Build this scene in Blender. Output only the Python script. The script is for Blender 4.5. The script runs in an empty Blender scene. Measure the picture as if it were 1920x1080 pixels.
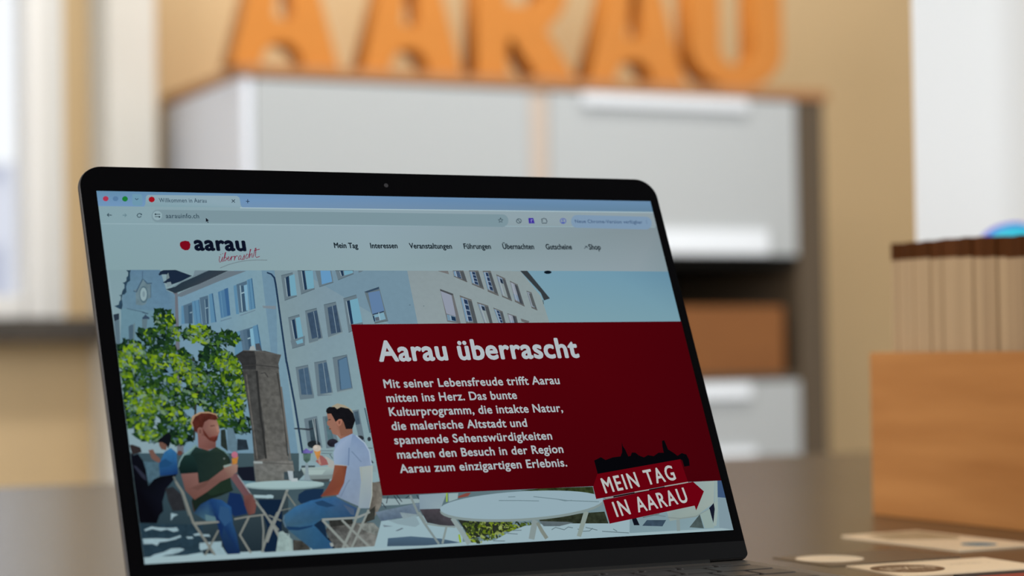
import bpy, bmesh, math, random
from mathutils import Vector, Matrix

# ------------------------------------------------------------------ camera, light, exposure
sc = bpy.context.scene
COL = sc.collection
CZ = 0.859                                   # eye height; the table top is at 0.74 m
cam_d = bpy.data.cameras.new('camera')
cam = bpy.data.objects.new('camera', cam_d)
COL.objects.link(cam)
yaw, pitch, roll = math.radians(25.2205), math.radians(1.6448), math.radians(-0.8454)
fw = Vector((math.sin(yaw) * math.cos(pitch), math.cos(yaw) * math.cos(pitch), math.sin(pitch)))
rt0 = Vector((math.cos(yaw), -math.sin(yaw), 0))
up0 = rt0.cross(fw)
rt = rt0 * math.cos(roll) + up0 * math.sin(roll)
up = up0 * math.cos(roll) - rt0 * math.sin(roll)
cam.matrix_world = Matrix(((rt.x, up.x, -fw.x, 0), (rt.y, up.y, -fw.y, 0), (rt.z, up.z, -fw.z, CZ), (0, 0, 0, 1)))
cam_d.sensor_width = 36
cam_d.lens = 73.89
cam_d.clip_start = 0.02
cam_d.dof.use_dof = True
cam_d.dof.focus_distance = 0.99
cam_d.dof.aperture_fstop = 5.9
sc.camera = cam

w = bpy.data.worlds.new('daylight')
sc.world = w
w.use_nodes = True
bg = w.node_tree.nodes['Background']
bg.inputs[0].default_value = (0.94, 0.97, 1.0, 1)
bg.inputs[1].default_value = 1.05

sc.view_settings.view_transform = 'Standard'
sc.view_settings.look = 'None'
sc.view_settings.gamma = 1
sc.view_settings.use_curve_mapping = False
sc.view_settings.exposure = 0.0


def area(name, loc, aim, sx, sy, power, col):
    d = bpy.data.lights.new(name, 'AREA')
    d.shape = 'RECTANGLE'
    d.size, d.size_y, d.energy, d.color = sx, sy, power, col
    o = bpy.data.objects.new(name, d)
    COL.objects.link(o)
    o.location = loc
    o.rotation_euler = (Vector(aim) - Vector(loc)).to_track_quat('-Z', 'Y').to_euler()
    return o


area('left_fill_light', (-2.52, 0.4, 1.85), (1.8, 3.6, 1.0), 1.7, 1.8, 78, (0.97, 0.97, 1.0))  # unseen lamp in the left wall, moved forward for more frontal light
area('right_fill_light', (4.5, -0.5, 1.85), (1.3, 2.4, 0.95), 1.7, 1.8, 58, (0.92, 0.97, 1.0))  # added lamp out of view, brightens the display board from the right
area('back_fill_light', (1.35, 2.75, 2.93), (1.35, 4.3, 1.25), 1.8, 0.35, 45, (1.0, 0.96, 0.90))  # added lamp out of view, brightens the back of the room


# ------------------------------------------------------------------ helpers
def lin(c):
    return tuple(((v / 255) / 12.92 if v / 255 <= 0.04045 else ((v / 255 + 0.055) / 1.055) ** 2.4) for v in c)


def mat(name, col, rough=0.5, spec=0.5, metal=0.0, noise=None, emit=None, bump=None):
    """procedural material; noise = (second colour, scale vector, contrast)"""
    m = bpy.data.materials.new(name)
    m.use_nodes = True
    nt = m.node_tree
    b = nt.nodes['Principled BSDF']
    b.inputs['Base Color'].default_value = (*col, 1)
    b.inputs['Roughness'].default_value = rough
    b.inputs['Specular IOR Level'].default_value = spec
    b.inputs['Metallic'].default_value = metal
    if noise or bump:
        tc = nt.nodes.new('ShaderNodeTexCoord')
    if noise:
        c2, scale, detail = noise
        mp = nt.nodes.new('ShaderNodeMapping')
        mp.inputs['Scale'].default_value = scale
        n = nt.nodes.new('ShaderNodeTexNoise')
        n.inputs['Scale'].default_value = 1
        n.inputs['Detail'].default_value = detail
        mr = nt.nodes.new('ShaderNodeMapRange')
        mr.inputs['From Min'].default_value = 0.3
        mr.inputs['From Max'].default_value = 0.7
        mx = nt.nodes.new('ShaderNodeMix')
        mx.data_type = 'RGBA'
        mx.inputs[6].default_value = (*col, 1)
        mx.inputs[7].default_value = (*c2, 1)
        nt.links.new(tc.outputs['Object'], mp.inputs[0])
        nt.links.new(mp.outputs[0], n.inputs['Vector'])
        nt.links.new(n.outputs['Fac'], mr.inputs['Value'])
        nt.links.new(mr.outputs[0], mx.inputs[0])
        nt.links.new(mx.outputs[2], b.inputs['Base Color'])
    if bump:
        n2 = nt.nodes.new('ShaderNodeTexNoise')
        n2.inputs['Scale'].default_value = bump[0]
        bp = nt.nodes.new('ShaderNodeBump')
        bp.inputs['Strength'].default_value = bump[1]
        bp.inputs['Distance'].default_value = 0.001
        nt.links.new(tc.outputs['Object'], n2.inputs['Vector'])
        nt.links.new(n2.outputs['Fac'], bp.inputs['Height'])
        nt.links.new(bp.outputs[0], b.inputs['Normal'])
    return m


def wloc(o):
    v = Vector((0, 0, 0))
    while o:
        v += o.location
        o = o.parent
    return v


def empty(name, loc, label, cat, group=None):
    o = bpy.data.objects.new(name, None)
    COL.objects.link(o)
    o.location = loc
    o.empty_display_size = 0.05
    return tag(o, label, cat, group)


def tag(o, label, cat, group=None, kind=None):
    o['label'] = label
    o['category'] = cat
    if group:
        o['group'] = group
    if kind:
        o['kind'] = kind
    return o


def link_mesh(name, me, m, parent=None, loc=None, smooth=False):
    """me is in world coordinates; origin goes to loc (or stays with the parent)"""
    o = bpy.data.objects.new(name, me)
    COL.objects.link(o)
    if m:
        me.materials.append(m)
    off = wloc(parent) if parent else Vector((0, 0, 0))
    org = Vector(loc) if loc else off
    me.transform(Matrix.Translation(-org))
    if parent:
        o.parent = parent
    o.location = org - off
    if smooth:
        for p in me.polygons:
            p.use_smooth = True
    return o


def obj(name, bm, m, parent=None, loc=None, smooth=False):
    bmesh.ops.recalc_face_normals(bm, faces=bm.faces)
    me = bpy.data.meshes.new(name)
    bm.to_mesh(me)
    bm.free()
    return link_mesh(name, me, m, parent, loc, smooth)


def struct(name, bm, m, loc=None):
    o = obj(name, bm, m, None, loc)
    o['kind'] = 'structure'
    return o


def add_box(bm, x0, x1, y0, y1, z0, z1, bevel=0.0, seg=2):
    vs = [bm.verts.new((x, y, z)) for x in (x0, x1) for y in (y0, y1) for z in (z0, z1)]
    fs = [bm.faces.new([vs[i] for i in f]) for f in ((0, 1, 3, 2), (4, 6, 7, 5), (0, 4, 5, 1), (2, 3, 7, 6), (0, 2, 6, 4), (1, 5, 7, 3))]
    if bevel:
        bmesh.ops.recalc_face_normals(bm, faces=fs)
        bmesh.ops.bevel(bm, geom=list({e for f in fs for e in f.edges}), offset=bevel, segments=seg, affect='EDGES', profile=0.5)
    return bm


def box(x0, x1, y0, y1, z0, z1, bevel=0.0, seg=2):
    return add_box(bmesh.new(), x0, x1, y0, y1, z0, z1, bevel, seg)


def add_prism(bm, pts, fn, d0, d1, bevel=0.0):
    """outline pts (a, b) extruded from d0 to d1; fn(a, b, d) gives world coordinates"""
    lo = [bm.verts.new(fn(a, b, d0)) for a, b in pts]
    hi = [bm.verts.new(fn(a, b, d1)) for a, b in pts]
    fl = [bm.faces.new(lo), bm.faces.new(hi)]
    n = len(pts)
    for i in range(n):
        fl.append(bm.faces.new((lo[i], lo[(i + 1) % n], hi[(i + 1) % n], hi[i])))
    if bevel:
        bmesh.ops.recalc_face_normals(bm, faces=fl)
        eds = list({e for f in fl[:2] for e in f.edges})
        bmesh.ops.bevel(bm, geom=eds, offset=bevel, segments=3, affect='EDGES', profile=0.5)
    return bm


def rrect(x0, x1, y0, y1, rs, n=10):
    """rounded rectangle outline; rs = radii at (x0y0, x1y0, x1y1, x0y1)"""
    out = []
    for (cx, cy, r, a0) in ((x0 + rs[0], y0 + rs[0], rs[0], 180), (x1 - rs[1], y0 + rs[1], rs[1], 270), (x1 - rs[2], y1 - rs[2], rs[2], 0), (x0 + rs[3], y1 - rs[3], rs[3], 90)):
        k = n if r > 1e-6 else 0
        for i in range(k + 1):
            a = math.radians(a0 + 90 * i / max(k, 1))
            out.append((cx + r * math.cos(a), cy + r * math.sin(a)))
    return out


def add_cyl(bm, p0, p1, r, n=20):
    p0, p1 = Vector(p0), Vector(p1)
    d = (p1 - p0).normalized()
    a = d.orthogonal().normalized()
    b = d.cross(a)
    r0 = [bm.verts.new(p0 + (a * math.cos(t) + b * math.sin(t)) * r) for t in [2 * math.pi * i / n for i in range(n)]]
    r1 = [bm.verts.new(v.co + (p1 - p0)) for v in r0]
    bm.faces.new(r0)
    bm.faces.new(r1)
    for i in range(n):
        bm.faces.new((r0[i], r0[(i + 1) % n], r1[(i + 1) % n], r1[i]))
    return bm


_glyphs = {}


def text_mesh(s, spacing=1.0):
    """outline of a line of writing (font size 1) as (verts, faces, xmin, xmax)"""
    key = (s, spacing)
    if key not in _glyphs:
        c = bpy.data.curves.new('writing', 'FONT')
        c.body = s
        c.resolution_u = 4
        c.space_character = spacing
        o = bpy.data.objects.new('writing', c)
        COL.objects.link(o)
        bpy.context.view_layer.update()
        ev = o.evaluated_get(bpy.context.evaluated_depsgraph_get())
        me = ev.to_mesh()
        v = [tuple(p.co[:2]) for p in me.vertices]
        f = [tuple(p.vertices) for p in me.polygons]
        ev.to_mesh_clear()
        bpy.data.objects.remove(o)
        bpy.data.curves.remove(c)
        _glyphs[key] = (v, f, min(p[0] for p in v), max(p[0] for p in v))
    return _glyphs[key]


def cap_height():
    v = text_mesh('H')[0]
    return max(p[1] for p in v)


def outline_mesh(name, loops, depth, bevel=0.0):
    """closed 2-D outlines (holes allowed) extruded to a solid; returns a mesh in (x, y, depth) coordinates"""
    c = bpy.data.curves.new(name, 'CURVE')
    c.dimensions = '2D'
    c.fill_mode = 'BOTH'
    c.extrude = depth / 2
    c.bevel_depth = bevel
    c.bevel_resolution = 2
    for lp in loops:
        s = c.splines.new('POLY')
        s.points.add(len(lp) - 1)
        for p, q in zip(s.points, lp):
            p.co = (q[0], q[1], 0, 1)
        s.use_cyclic_u = True
    o = bpy.data.objects.new(name, c)
    COL.objects.link(o)
    bpy.context.view_layer.update()
    ev = o.evaluated_get(bpy.context.evaluated_depsgraph_get())
    me = bpy.data.meshes.new_from_object(ev)
    bpy.data.objects.remove(o)
    bpy.data.curves.remove(c)
    me.materials.clear()
    return me


def arc(cx, cy, rx, ry, a0, a1, n=10):
    return [(cx + rx * math.cos(math.radians(a0 + (a1 - a0) * i / n)), cy + ry * math.sin(math.radians(a0 + (a1 - a0) * i / n))) for i in range(n + 1)]


# ------------------------------------------------------------------ materials
M = {}
M['wall'] = mat('beige_wall_paint', (0.63, 0.465, 0.265), 0.85, 0.2, noise=((0.60, 0.445, 0.255), (2, 2, 2), 2), bump=(220, 0.15))
M['ceiling'] = mat('ceiling_paint', (0.8, 0.78, 0.72), 0.9, 0.2)
M['floor'] = mat('grey_floor', (0.22, 0.20, 0.18), 0.5, 0.4, noise=((0.26, 0.24, 0.21), (3, 3, 3), 4))
M['white_paint'] = mat('white_gloss_paint', (0.80, 0.80, 0.78), 0.4, 0.4)
M['grey_paint'] = mat('warm_white_paint', (0.66, 0.65, 0.60), 0.6, 0.3)
M['sill'] = mat('dark_stone_sill', (0.05, 0.042, 0.034), 0.6, 0.3, noise=((0.068, 0.058, 0.047), (14, 14, 14), 4))
M['desk'] = mat('brown_laminate', (0.066, 0.045, 0.026), 0.27, 0.6, noise=((0.078, 0.054, 0.032), (1.5, 60, 60), 5))
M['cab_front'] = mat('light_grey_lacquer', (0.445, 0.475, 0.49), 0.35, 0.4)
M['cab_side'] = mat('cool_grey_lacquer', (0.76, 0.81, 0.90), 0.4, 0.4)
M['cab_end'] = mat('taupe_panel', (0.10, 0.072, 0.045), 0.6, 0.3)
M['cab_rail'] = mat('pale_warm_rail', (0.58, 0.49, 0.42), 0.5, 0.3)
M['glint'] = mat('white_glint', (0.74, 0.79, 0.85), 0.25, 0.5)  # highlight put into the colour of strips on the cabinet fronts
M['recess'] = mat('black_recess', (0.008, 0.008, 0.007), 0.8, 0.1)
M['oak'] = mat('oak_edge', (0.42, 0.20, 0.08), 0.5, 0.3, noise=((0.36, 0.165, 0.062), (2, 40, 40), 4))
M['crate'] = mat('brown_wood', (0.27, 0.105, 0.030), 0.55, 0.2, noise=((0.22, 0.084, 0.024), (3, 30, 30), 4))
M['orange'] = mat('orange_wood', (0.585, 0.215, 0.034), 0.5, 0.25, noise=((0.555, 0.205, 0.032), (6, 6, 30), 3))
M['bamboo'] = mat('bamboo_ply', (0.53, 0.235, 0.072), 0.5, 0.25, noise=((0.41, 0.168, 0.047), (9, 5, 55), 5))
M['leaflet'] = mat('cream_paper', (0.49, 0.345, 0.20), 0.8, 0.15, noise=((0.41, 0.285, 0.162), (5, 260, 5), 2))
M['leaflet_shaded'] = mat('cream_paper_shaded', (0.42, 0.29, 0.165), 0.8, 0.15, noise=((0.36, 0.245, 0.14), (5, 260, 5), 2))  # darker copy of the cream paper, shade put into the colour
M['band'] = mat('dark_brown_print', (0.082, 0.026, 0.005), 0.7, 0.1, noise=((0.06, 0.018, 0.004), (5, 200, 5), 2))
M['band_b'] = mat('brown_print', (0.10, 0.034, 0.009), 0.7, 0.1, noise=((0.075, 0.023, 0.006), (5, 200, 5), 2))
M['board'] = mat('white_display_film', (0.93, 0.94, 0.94), 0.4, 0.3)
M['blue'] = mat('vivid_blue_print', (0.0, 0.72, 1.0), 0.4, 0.3)
M['violet'] = mat('violet_blue_print', (0.10, 0.12, 0.95), 0.4, 0.3)
M['card_cream'] = mat('cream_card', (0.90, 0.70, 0.47), 0.6, 0.25)
M['card_white'] = mat('white_card_print', (0.88, 0.71, 0.51), 0.6, 0.25)
M['card_brown'] = mat('brown_card', (0.115, 0.072, 0.035), 0.42, 0.5)
M['card_ink'] = mat('brown_ink', (0.16, 0.075, 0.026), 0.6, 0.2)
M['card_faint'] = mat('faint_ink', (0.36, 0.25, 0.15), 0.6, 0.2)
M['card_tan'] = mat('tan_ink', (0.34, 0.19, 0.10), 0.6, 0.2)
M['card_black'] = mat('black_card', (0.012, 0.01, 0.01), 0.6, 0.3)
M['card_red'] = mat('red_print', (0.30, 0.035, 0.018), 0.5, 0.3)
M['card_blue'] = mat('steel_blue_print', (0.07, 0.21, 0.30), 0.5, 0.3)
M['card_photo'] = mat('tan_photo_print', (0.55, 0.40, 0.235), 0.6, 0.2, noise=((0.40, 0.285, 0.15), (120, 120, 120), 4))
M['alu'] = mat('space_grey_aluminium', (0.13, 0.12, 0.11), 0.42, 0.5, metal=0.75)
M['edge'] = mat('lid_edge_aluminium', (0.045, 0.043, 0.042), 0.45, 0.4, metal=0.5)
M['glass'] = mat('black_bezel_glass', (0.0015, 0.0015, 0.002), 0.6, 0.02)
M['chin'] = mat('grey_bezel_strip', (0.0055, 0.0058, 0.0065), 0.6, 0.06)
M['key'] = mat('black_key_plastic', (0.022, 0.019, 0.017), 0.42, 0.45)
M['well'] = mat('keyboard_well', (0.006, 0.006, 0.006), 0.6, 0.2)
M['lens'] = mat('camera_lens', (0.02, 0.02, 0.025), 0.2, 0.5)
M['facade'] = mat('pale_facade', (0.75, 0.77, 0.85), 0.9, 0.1)
M['shutter'] = mat('blue_grey_shutter', (0.50, 0.53, 0.64), 0.7, 0.2)

# glass for the window pane
gm = bpy.data.materials.new('window_glass')
gm.use_nodes = True
gn = gm.node_tree.nodes['Principled BSDF']
gn.inputs['Base Color'].default_value = (1, 1, 1, 1)
gn.inputs['Roughness'].default_value = 0.0
gn.inputs['Transmission Weight'].default_value = 1.0
gn.inputs['IOR'].default_value = 1.02
M['pane'] = gm

# self-lit screen pixels: colour from the mesh, mottled by a fine noise where 'grain' asks for it
sm = bpy.data.materials.new('screen_pixels')
sm.use_nodes = True
nt = sm.node_tree
nt.nodes.clear()
a1 = nt.nodes.new('ShaderNodeAttribute'); a1.attribute_name = 'pixel'
a2 = nt.nodes.new('ShaderNodeAttribute'); a2.attribute_name = 'grain'
tcn = nt.nodes.new('ShaderNodeTexCoord')
ns = nt.nodes.new('ShaderNodeTexNoise'); ns.inputs['Scale'].default_value = 420; ns.inputs['Detail'].default_value = 4
mr1 = nt.nodes.new('ShaderNodeMapRange')
mr1.inputs['From Min'].default_value = 0.25; mr1.inputs['From Max'].default_value = 0.75
mr1.inputs['To Min'].default_value = -1; mr1.inputs['To Max'].default_value = 1
mu = nt.nodes.new('ShaderNodeMath'); mu.operation = 'MULTIPLY_ADD'; mu.inputs[2].default_value = 1
em = nt.nodes.new('ShaderNodeEmission')
vm = nt.nodes.new('ShaderNodeVectorMath'); vm.operation = 'SCALE'
ou = nt.nodes.new('ShaderNodeOutputMaterial')
nt.links.new(tcn.outputs['Object'], ns.inputs['Vector'])
nt.links.new(ns.outputs['Fac'], mr1.inputs['Value'])
nt.links.new(mr1.outputs[0], mu.inputs[0]); nt.links.new(a2.outputs['Fac'], mu.inputs[1])
nt.links.new(a1.outputs['Color'], vm.inputs[0]); nt.links.new(mu.outputs[0], vm.inputs['Scale'])
nt.links.new(vm.outputs[0], em.inputs['Color'])
nt.links.new(em.outputs[0], ou.inputs['Surface'])
M['pixels'] = sm
DESK = 0.74

# ------------------------------------------------------------------ the room
YW = 4.384                                    # back wall
WX1 = 0.945                                   # right edge of the window glass
XL, XR, YF = -2.6, 4.6, -2.2
bm = bmesh.new()
add_box(bm, WX1 + 0.085, XR, YW, YW + 0.3, 0, 3.0)
add_box(bm, -0.75, WX1 + 0.085, YW, YW + 0.3, 0, CZ + 0.03)
add_box(bm, -0.75, WX1 + 0.085, YW, YW + 0.3, 2.6, 3.0)
add_box(bm, XL, -0.75, YW, YW + 0.3, 0, 3.0)
struct('wall_back', bm, M['wall'])
bm = bmesh.new()
add_box(bm, XR, XR + 0.2, YF, -1.5, 0, 3.0)
add_box(bm, XR, XR + 0.2, 0.5, YW + 0.3, 0, 3.0)
add_box(bm, XR, XR + 0.2, -1.5, 0.5, 0, 0.9)
add_box(bm, XR, XR + 0.2, -1.5, 0.5, 2.8, 3.0)
struct('wall_right', bm, M['wall'])
bm = bmesh.new()
add_box(bm, XL - 0.2, XL, YF, -0.6, 0, 3.0)
add_box(bm, XL - 0.2, XL, 1.4, YW + 0.3, 0, 3.0)
add_box(bm, XL - 0.2, XL, -0.6, 1.4, 0, 0.9)
add_box(bm, XL - 0.2, XL, -0.6, 1.4, 2.8, 3.0)
struct('wall_left', bm, M['wall'])
struct('floor', box(XL - 0.2, XR + 0.2, YF, YW + 0.3, -0.1, 0), M['floor'])
struct('ceiling', box(XL - 0.2, XR + 0.2, YF, YW + 0.3, 3.0, 3.1), M['ceiling'])
# window in the back wall: frame, mullion, pane
wf = bmesh.new()
add_box(wf, WX1, WX1 + 0.05, YW - 0.02, YW + 0.09, CZ + 0.076, 2.6, 0.006)
add_box(wf, WX1 + 0.05, WX1 + 0.085, YW + 0.0, YW + 0.12, CZ + 0.03, 2.6, 0.004)
add_box(wf, -0.75, WX1, YW + 0.0, YW + 0.09, CZ + 0.076, CZ + 0.125, 0.006)
add_box(wf, -0.75, -0.68, YW + 0.0, YW + 0.09, CZ + 0.076, 2.6, 0.006)
add_box(wf, -0.75, WX1, YW + 0.0, YW + 0.09, 2.53, 2.6, 0.006)
add_box(wf, 0.07, 0.13, YW + 0.0, YW + 0.09, CZ + 0.12, 2.55, 0.006)
win = struct('window_1', wf, M['white_paint'])
pane = obj('pane', box(-0.7, WX1 + 0.005, YW + 0.05, YW + 0.056, CZ + 0.11, 2.55), M['pane'], win)
sl = obj('window_sill', box(-0.85, 1.16, YW - 0.13, YW + 0.12, CZ + 0.028, CZ + 0.076, 0.006), M['sill'], None)
sl['kind'] = 'structure'
# white pilaster beside the window, with a narrow cap band
pl = bmesh.new()
add_box(pl, 1.083, 1.185, YW - 0.16, YW, 0, 3.0, 0.004)
struct('trim_1', pl, M['grey_paint'])
bb = bmesh.new()
add_box(bb, 1.19, XR, YW - 0.018, YW, 0, 0.09, 0.004)
struct('baseboard_back', bb, M['white_paint'])

# house across the street, seen as pale patches through the window
house = empty('house_across_the_street', (-0.6, 14.0, 0), 'pale house front outside, seen through the window', 'building')
obj('wall', box(-3.5, 3.05, 13.6, 14.4, 0, 2.1), M['facade'], house)
for (x0, x1, z0, z1) in ((2.45, 2.78, 1.1, 1.55), (1.7, 2.1, 1.1, 1.55), (2.45, 2.8, 2.0, 2.06)):
    obj('shutter', box(x0, x1, 13.55, 13.6, z0, z1), M['shutter'], house)

# ------------------------------------------------------------------ table
table = empty('table', (0.9, 1.2, 0), 'long brown laminate table carrying the open laptop', 'table')
obj('table_top', box(-1.1, 2.9, 0.42, 1.925, DESK - 0.035, DESK, 0.003), M['desk'], table)
for (x, y) in ((-1.0, 0.5), (2.8, 0.5), (-1.0, 1.84), (2.8, 1.84)):
    obj('leg', box(x - 0.03, x + 0.03, y - 0.03, y + 0.03, 0, DESK - 0.035, 0.004), M['alu'], table)

# ------------------------------------------------------------------ cabinet with the orange letters
YC = 3.822
CX0, CX1 = 1.2404, 2.542
CT = CZ + 0.548
cab = empty('cabinet', ((CX0 + CX1) / 2, 4.09, 0), 'light grey cabinet with oak top against the beige wall', 'cabinet')
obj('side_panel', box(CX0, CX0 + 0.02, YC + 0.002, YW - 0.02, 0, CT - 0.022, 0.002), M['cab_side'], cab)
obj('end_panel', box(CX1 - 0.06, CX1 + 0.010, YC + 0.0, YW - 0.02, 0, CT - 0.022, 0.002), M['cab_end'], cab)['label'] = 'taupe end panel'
obj('top_board', box(CX0 - 0.004, CX1 + 0.02, YC - 0.006, YW - 0.02, CT - 0.022, CT, 0.002), M['oak'], cab)['label'] = 'oak top board'
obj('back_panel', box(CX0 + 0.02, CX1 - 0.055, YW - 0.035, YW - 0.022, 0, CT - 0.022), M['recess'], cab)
obj('centre_rail', box(1.846, 1.889, YC + 0.004, YC + 0.3, CZ + 0.19, CT - 0.022, 0.002), M['cab_rail'], cab)['label'] = 'pale warm upright between the doors'
obj('lower_rail', box(1.846, 1.889, YC + 0.004, YC + 0.3, 0, CZ - 0.076, 0.002), M['cab_front'], cab)
dz0, dz1 = CZ + 0.19, CT - 0.026
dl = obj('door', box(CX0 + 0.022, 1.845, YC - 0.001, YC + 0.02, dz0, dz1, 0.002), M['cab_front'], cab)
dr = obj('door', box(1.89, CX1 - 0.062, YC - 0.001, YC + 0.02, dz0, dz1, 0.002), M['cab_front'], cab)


def glint(parent, x0, x1, z0, z1):  # pale strip shaped and coloured to stand for a light reflection
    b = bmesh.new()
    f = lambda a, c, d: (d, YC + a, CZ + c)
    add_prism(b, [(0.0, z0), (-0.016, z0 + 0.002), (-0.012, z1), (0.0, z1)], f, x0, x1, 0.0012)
    return obj('glint_strip', b, M['glint'], parent)


glint(dr, 1.96, 2.355, 0.494, 0.522)
glint(dr, 1.96, 2.40, 0.19, 0.243)
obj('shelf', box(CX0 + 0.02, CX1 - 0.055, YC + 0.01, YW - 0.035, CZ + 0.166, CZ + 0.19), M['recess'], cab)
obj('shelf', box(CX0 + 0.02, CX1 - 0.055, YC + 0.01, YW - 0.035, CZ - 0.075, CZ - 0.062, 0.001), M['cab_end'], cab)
for (x0, x1) in ((CX0 + 0.022, 1.845), (1.89, CX1 - 0.062)):
    for (z0, z1) in ((-0.24, -0.078), (-0.42, -0.244), (-0.84, -0.424)):
        d = obj('drawer', box(x0, x1, YC - 0.001, YC + 0.02, CZ + z0, CZ + z1, 0.002), M['cab_front'], cab)
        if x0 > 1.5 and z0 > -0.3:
            glint(d, x0 + 0.06, 2.35, -0.112, -0.08)
            glint(d, x0 + 0.06, 2.36, -0.236, -0.218)
# brown wooden drawer box in the open compartment, a little set back
wd = bmesh.new()
add_box(wd, 1.892, 2.445, YC + 0.004, YC + 0.019, CZ - 0.0615, CZ + 0.082, 0.002)
add_box(wd, 1.892, 1.907, YC + 0.019, YC + 0.30, CZ - 0.0615, CZ + 0.082)
add_box(wd, 2.43, 2.445, YC + 0.019, YC + 0.30, CZ - 0.0615, CZ + 0.082)
add_box(wd, 1.907, 2.43, YC + 0.285, YC + 0.30, CZ - 0.0615, CZ + 0.082)
obj('wooden_drawer', wd, M['crate'], cab)['label'] = 'brown wooden drawer under the black gap'

# letters (front outlines in metres, baseline at 0)
LH = 0.268


def letter_A(w):
    outer = [(0, 0)] + arc(0.47 * w, 0.0, 0.205 * w, 0.05, 180, 0, 14) + [(w, 0), (0.66 * w, LH), (0.34 * w, LH)]
    hole = [(0.385 * w, 0.096), (0.48 * w, 0.089), (0.60 * w, 0.096), (0.535 * w, 0.212), (0.455 * w, 0.212)]
    return [outer, hole]


def letter_R(w):
    o = [(0, 0), (0.30 * w, 0), (0.30 * w, 0.075), (0.36 * w, 0.082), (0.62 * w, 0.0), (w, 0), (0.70 * w, 0.098)] + arc(0.58 * w, 0.186, 0.34 * w, 0.082, -60, 90, 12) + [(0.04 * w, LH)]
    h = [(0.30 * w, 0.145), (0.55 * w, 0.145)] + arc(0.56 * w, 0.185, 0.12 * w, 0.036, -80, 80, 8) + [(0.30 * w, 0.224)]
    return [o, h]


def letter(name, loops, x, m, label):
    me = outline_mesh('letter', loops, 0.064, 0.002)
    me.transform(Matrix.Rotation(math.pi / 2, 4, 'X'))
    me.transform(Matrix.Translation((x, YC + 0.046, CT + 0.0005)))
    o = link_mesh(name, me, m, None, (x, YC + 0.046, CT))
    return tag(o, label, 'letter', 'letters on the cabinet')


letter('letter', letter_A(0.218), 1.222, M['orange'], 'orange letter A standing at the left end of the cabinet')
letter('letter', letter_A(0.212), 1.490, M['orange'], 'orange letter A between the first A and the R')
letter('letter', letter_R(0.222), 1.736, M['orange'], 'orange letter R in the middle of the cabinet top')
letter('letter', letter_A(0.228), 1.988, M['orange'], 'orange letter A between the R and the U')
uw = 0.222
ul = [(0, LH), (0, 0.085)] + arc(0.5 * uw, 0.085, 0.5 * uw, 0.085, 180, 360, 24)[1:] + [(uw, LH), (0.70 * uw, LH)] + arc(0.5 * uw, 0.088, 0.20 * uw, 0.045, 360, 180, 16) + [(0.30 * uw, LH)]
letter('letter', [ul], 2.236, M['orange'], 'orange letter U at the right end of the cabinet')

# ------------------------------------------------------------------ laptop
TL = 0.43735
SBL = Vector((0.23545549, 0.86475644, CZ - 0.08808123))     # lower left corner of the screen
UPV = Vector((0, math.sin(TL), math.cos(TL)))
NRM = Vector((0, -math.cos(TL), math.sin(TL)))
SW, SH = 0.2865, 0.1791


def lid(x, h, d):
    return SBL + Vector((x, 0, 0)) + UPV * h + NRM * d


BX0, BX1 = SBL.x - 0.0075, SBL.x + 0.2918
DT = CZ - 0.1022
HY = 0.8590
lap = empty('laptop', ((BX0 + BX1) / 2, 0.755, DESK), 'open dark grey laptop showing a town website on its screen', 'laptop')
body = bmesh.new()
bo = rrect(BX0, BX1, 0.6475, HY + 0.004, (0.011, 0.011, 0.004, 0.004))
add_prism(body, bo, lambda a, b, d: (a, b, d), DESK + 0.0022, DT, 0.0015)
obj('base', body, M['alu'], lap, smooth=False)
for (x, y) in ((BX0 + 0.03, 0.68), (BX1 - 0.03, 0.68), (BX0 + 0.03, 0.83), (BX1 - 0.03, 0.83)):
    f = bmesh.new()
    add_cyl(f, (x, y, DESK), (x, y, DESK + 0.0025), 0.007)
    obj('rubber_foot', f, M['well'], lap)
kb = obj('keyboard', box(BX0 + 0.012, BX1 - 0.012, 0.731, 0.8445, DT + 0.00005, DT + 0.0003), M['well'], lap)
tp = bmesh.new()
add_prism(tp, rrect((BX0 + BX1) / 2 - 0.066, (BX0 + BX1) / 2 + 0.066, 0.653, 0.727, (0.004,) * 4, 5), lambda a, b, d: (a, b, d), DT, DT + 0.00025)
obj('trackpad', tp, M['alu'], lap)
kx0, kx1 = BX0 + 0.0135, BX1 - 0.0135
rows = [(0.8335, 0.0095, [1.0] * 14), (0.8145, 0.0172, [1] * 13 + [1.55]), (0.7955, 0.0172, [1.55] + [1] * 13), (0.7765, 0.0172, [1.8] + [1] * 11 + [1.8]), (0.7575, 0.0172, [2.35] + [1] * 10 + [2.35]), (0.7345, 0.0172, [1, 1, 1, 1.3, 5.2, 1.3, 1, 1, 1, 1])]
for (y, h, ws) in rows:
    tot = sum(ws)
    x = kx0
    for wd in ws:
        xw = (kx1 - kx0) * wd / tot
        b = bmesh.new()
        add_prism(b, rrect(x + 0.0011, x + xw - 0.0011, y, y + h - 0.0018, (0.0016,) * 4, 3), lambda a, c, d: (a, c, d), DT + 0.0003, DT + 0.0012, 0.0002)
        obj('key', b, M['key'], kb)
        x += xw
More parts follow.
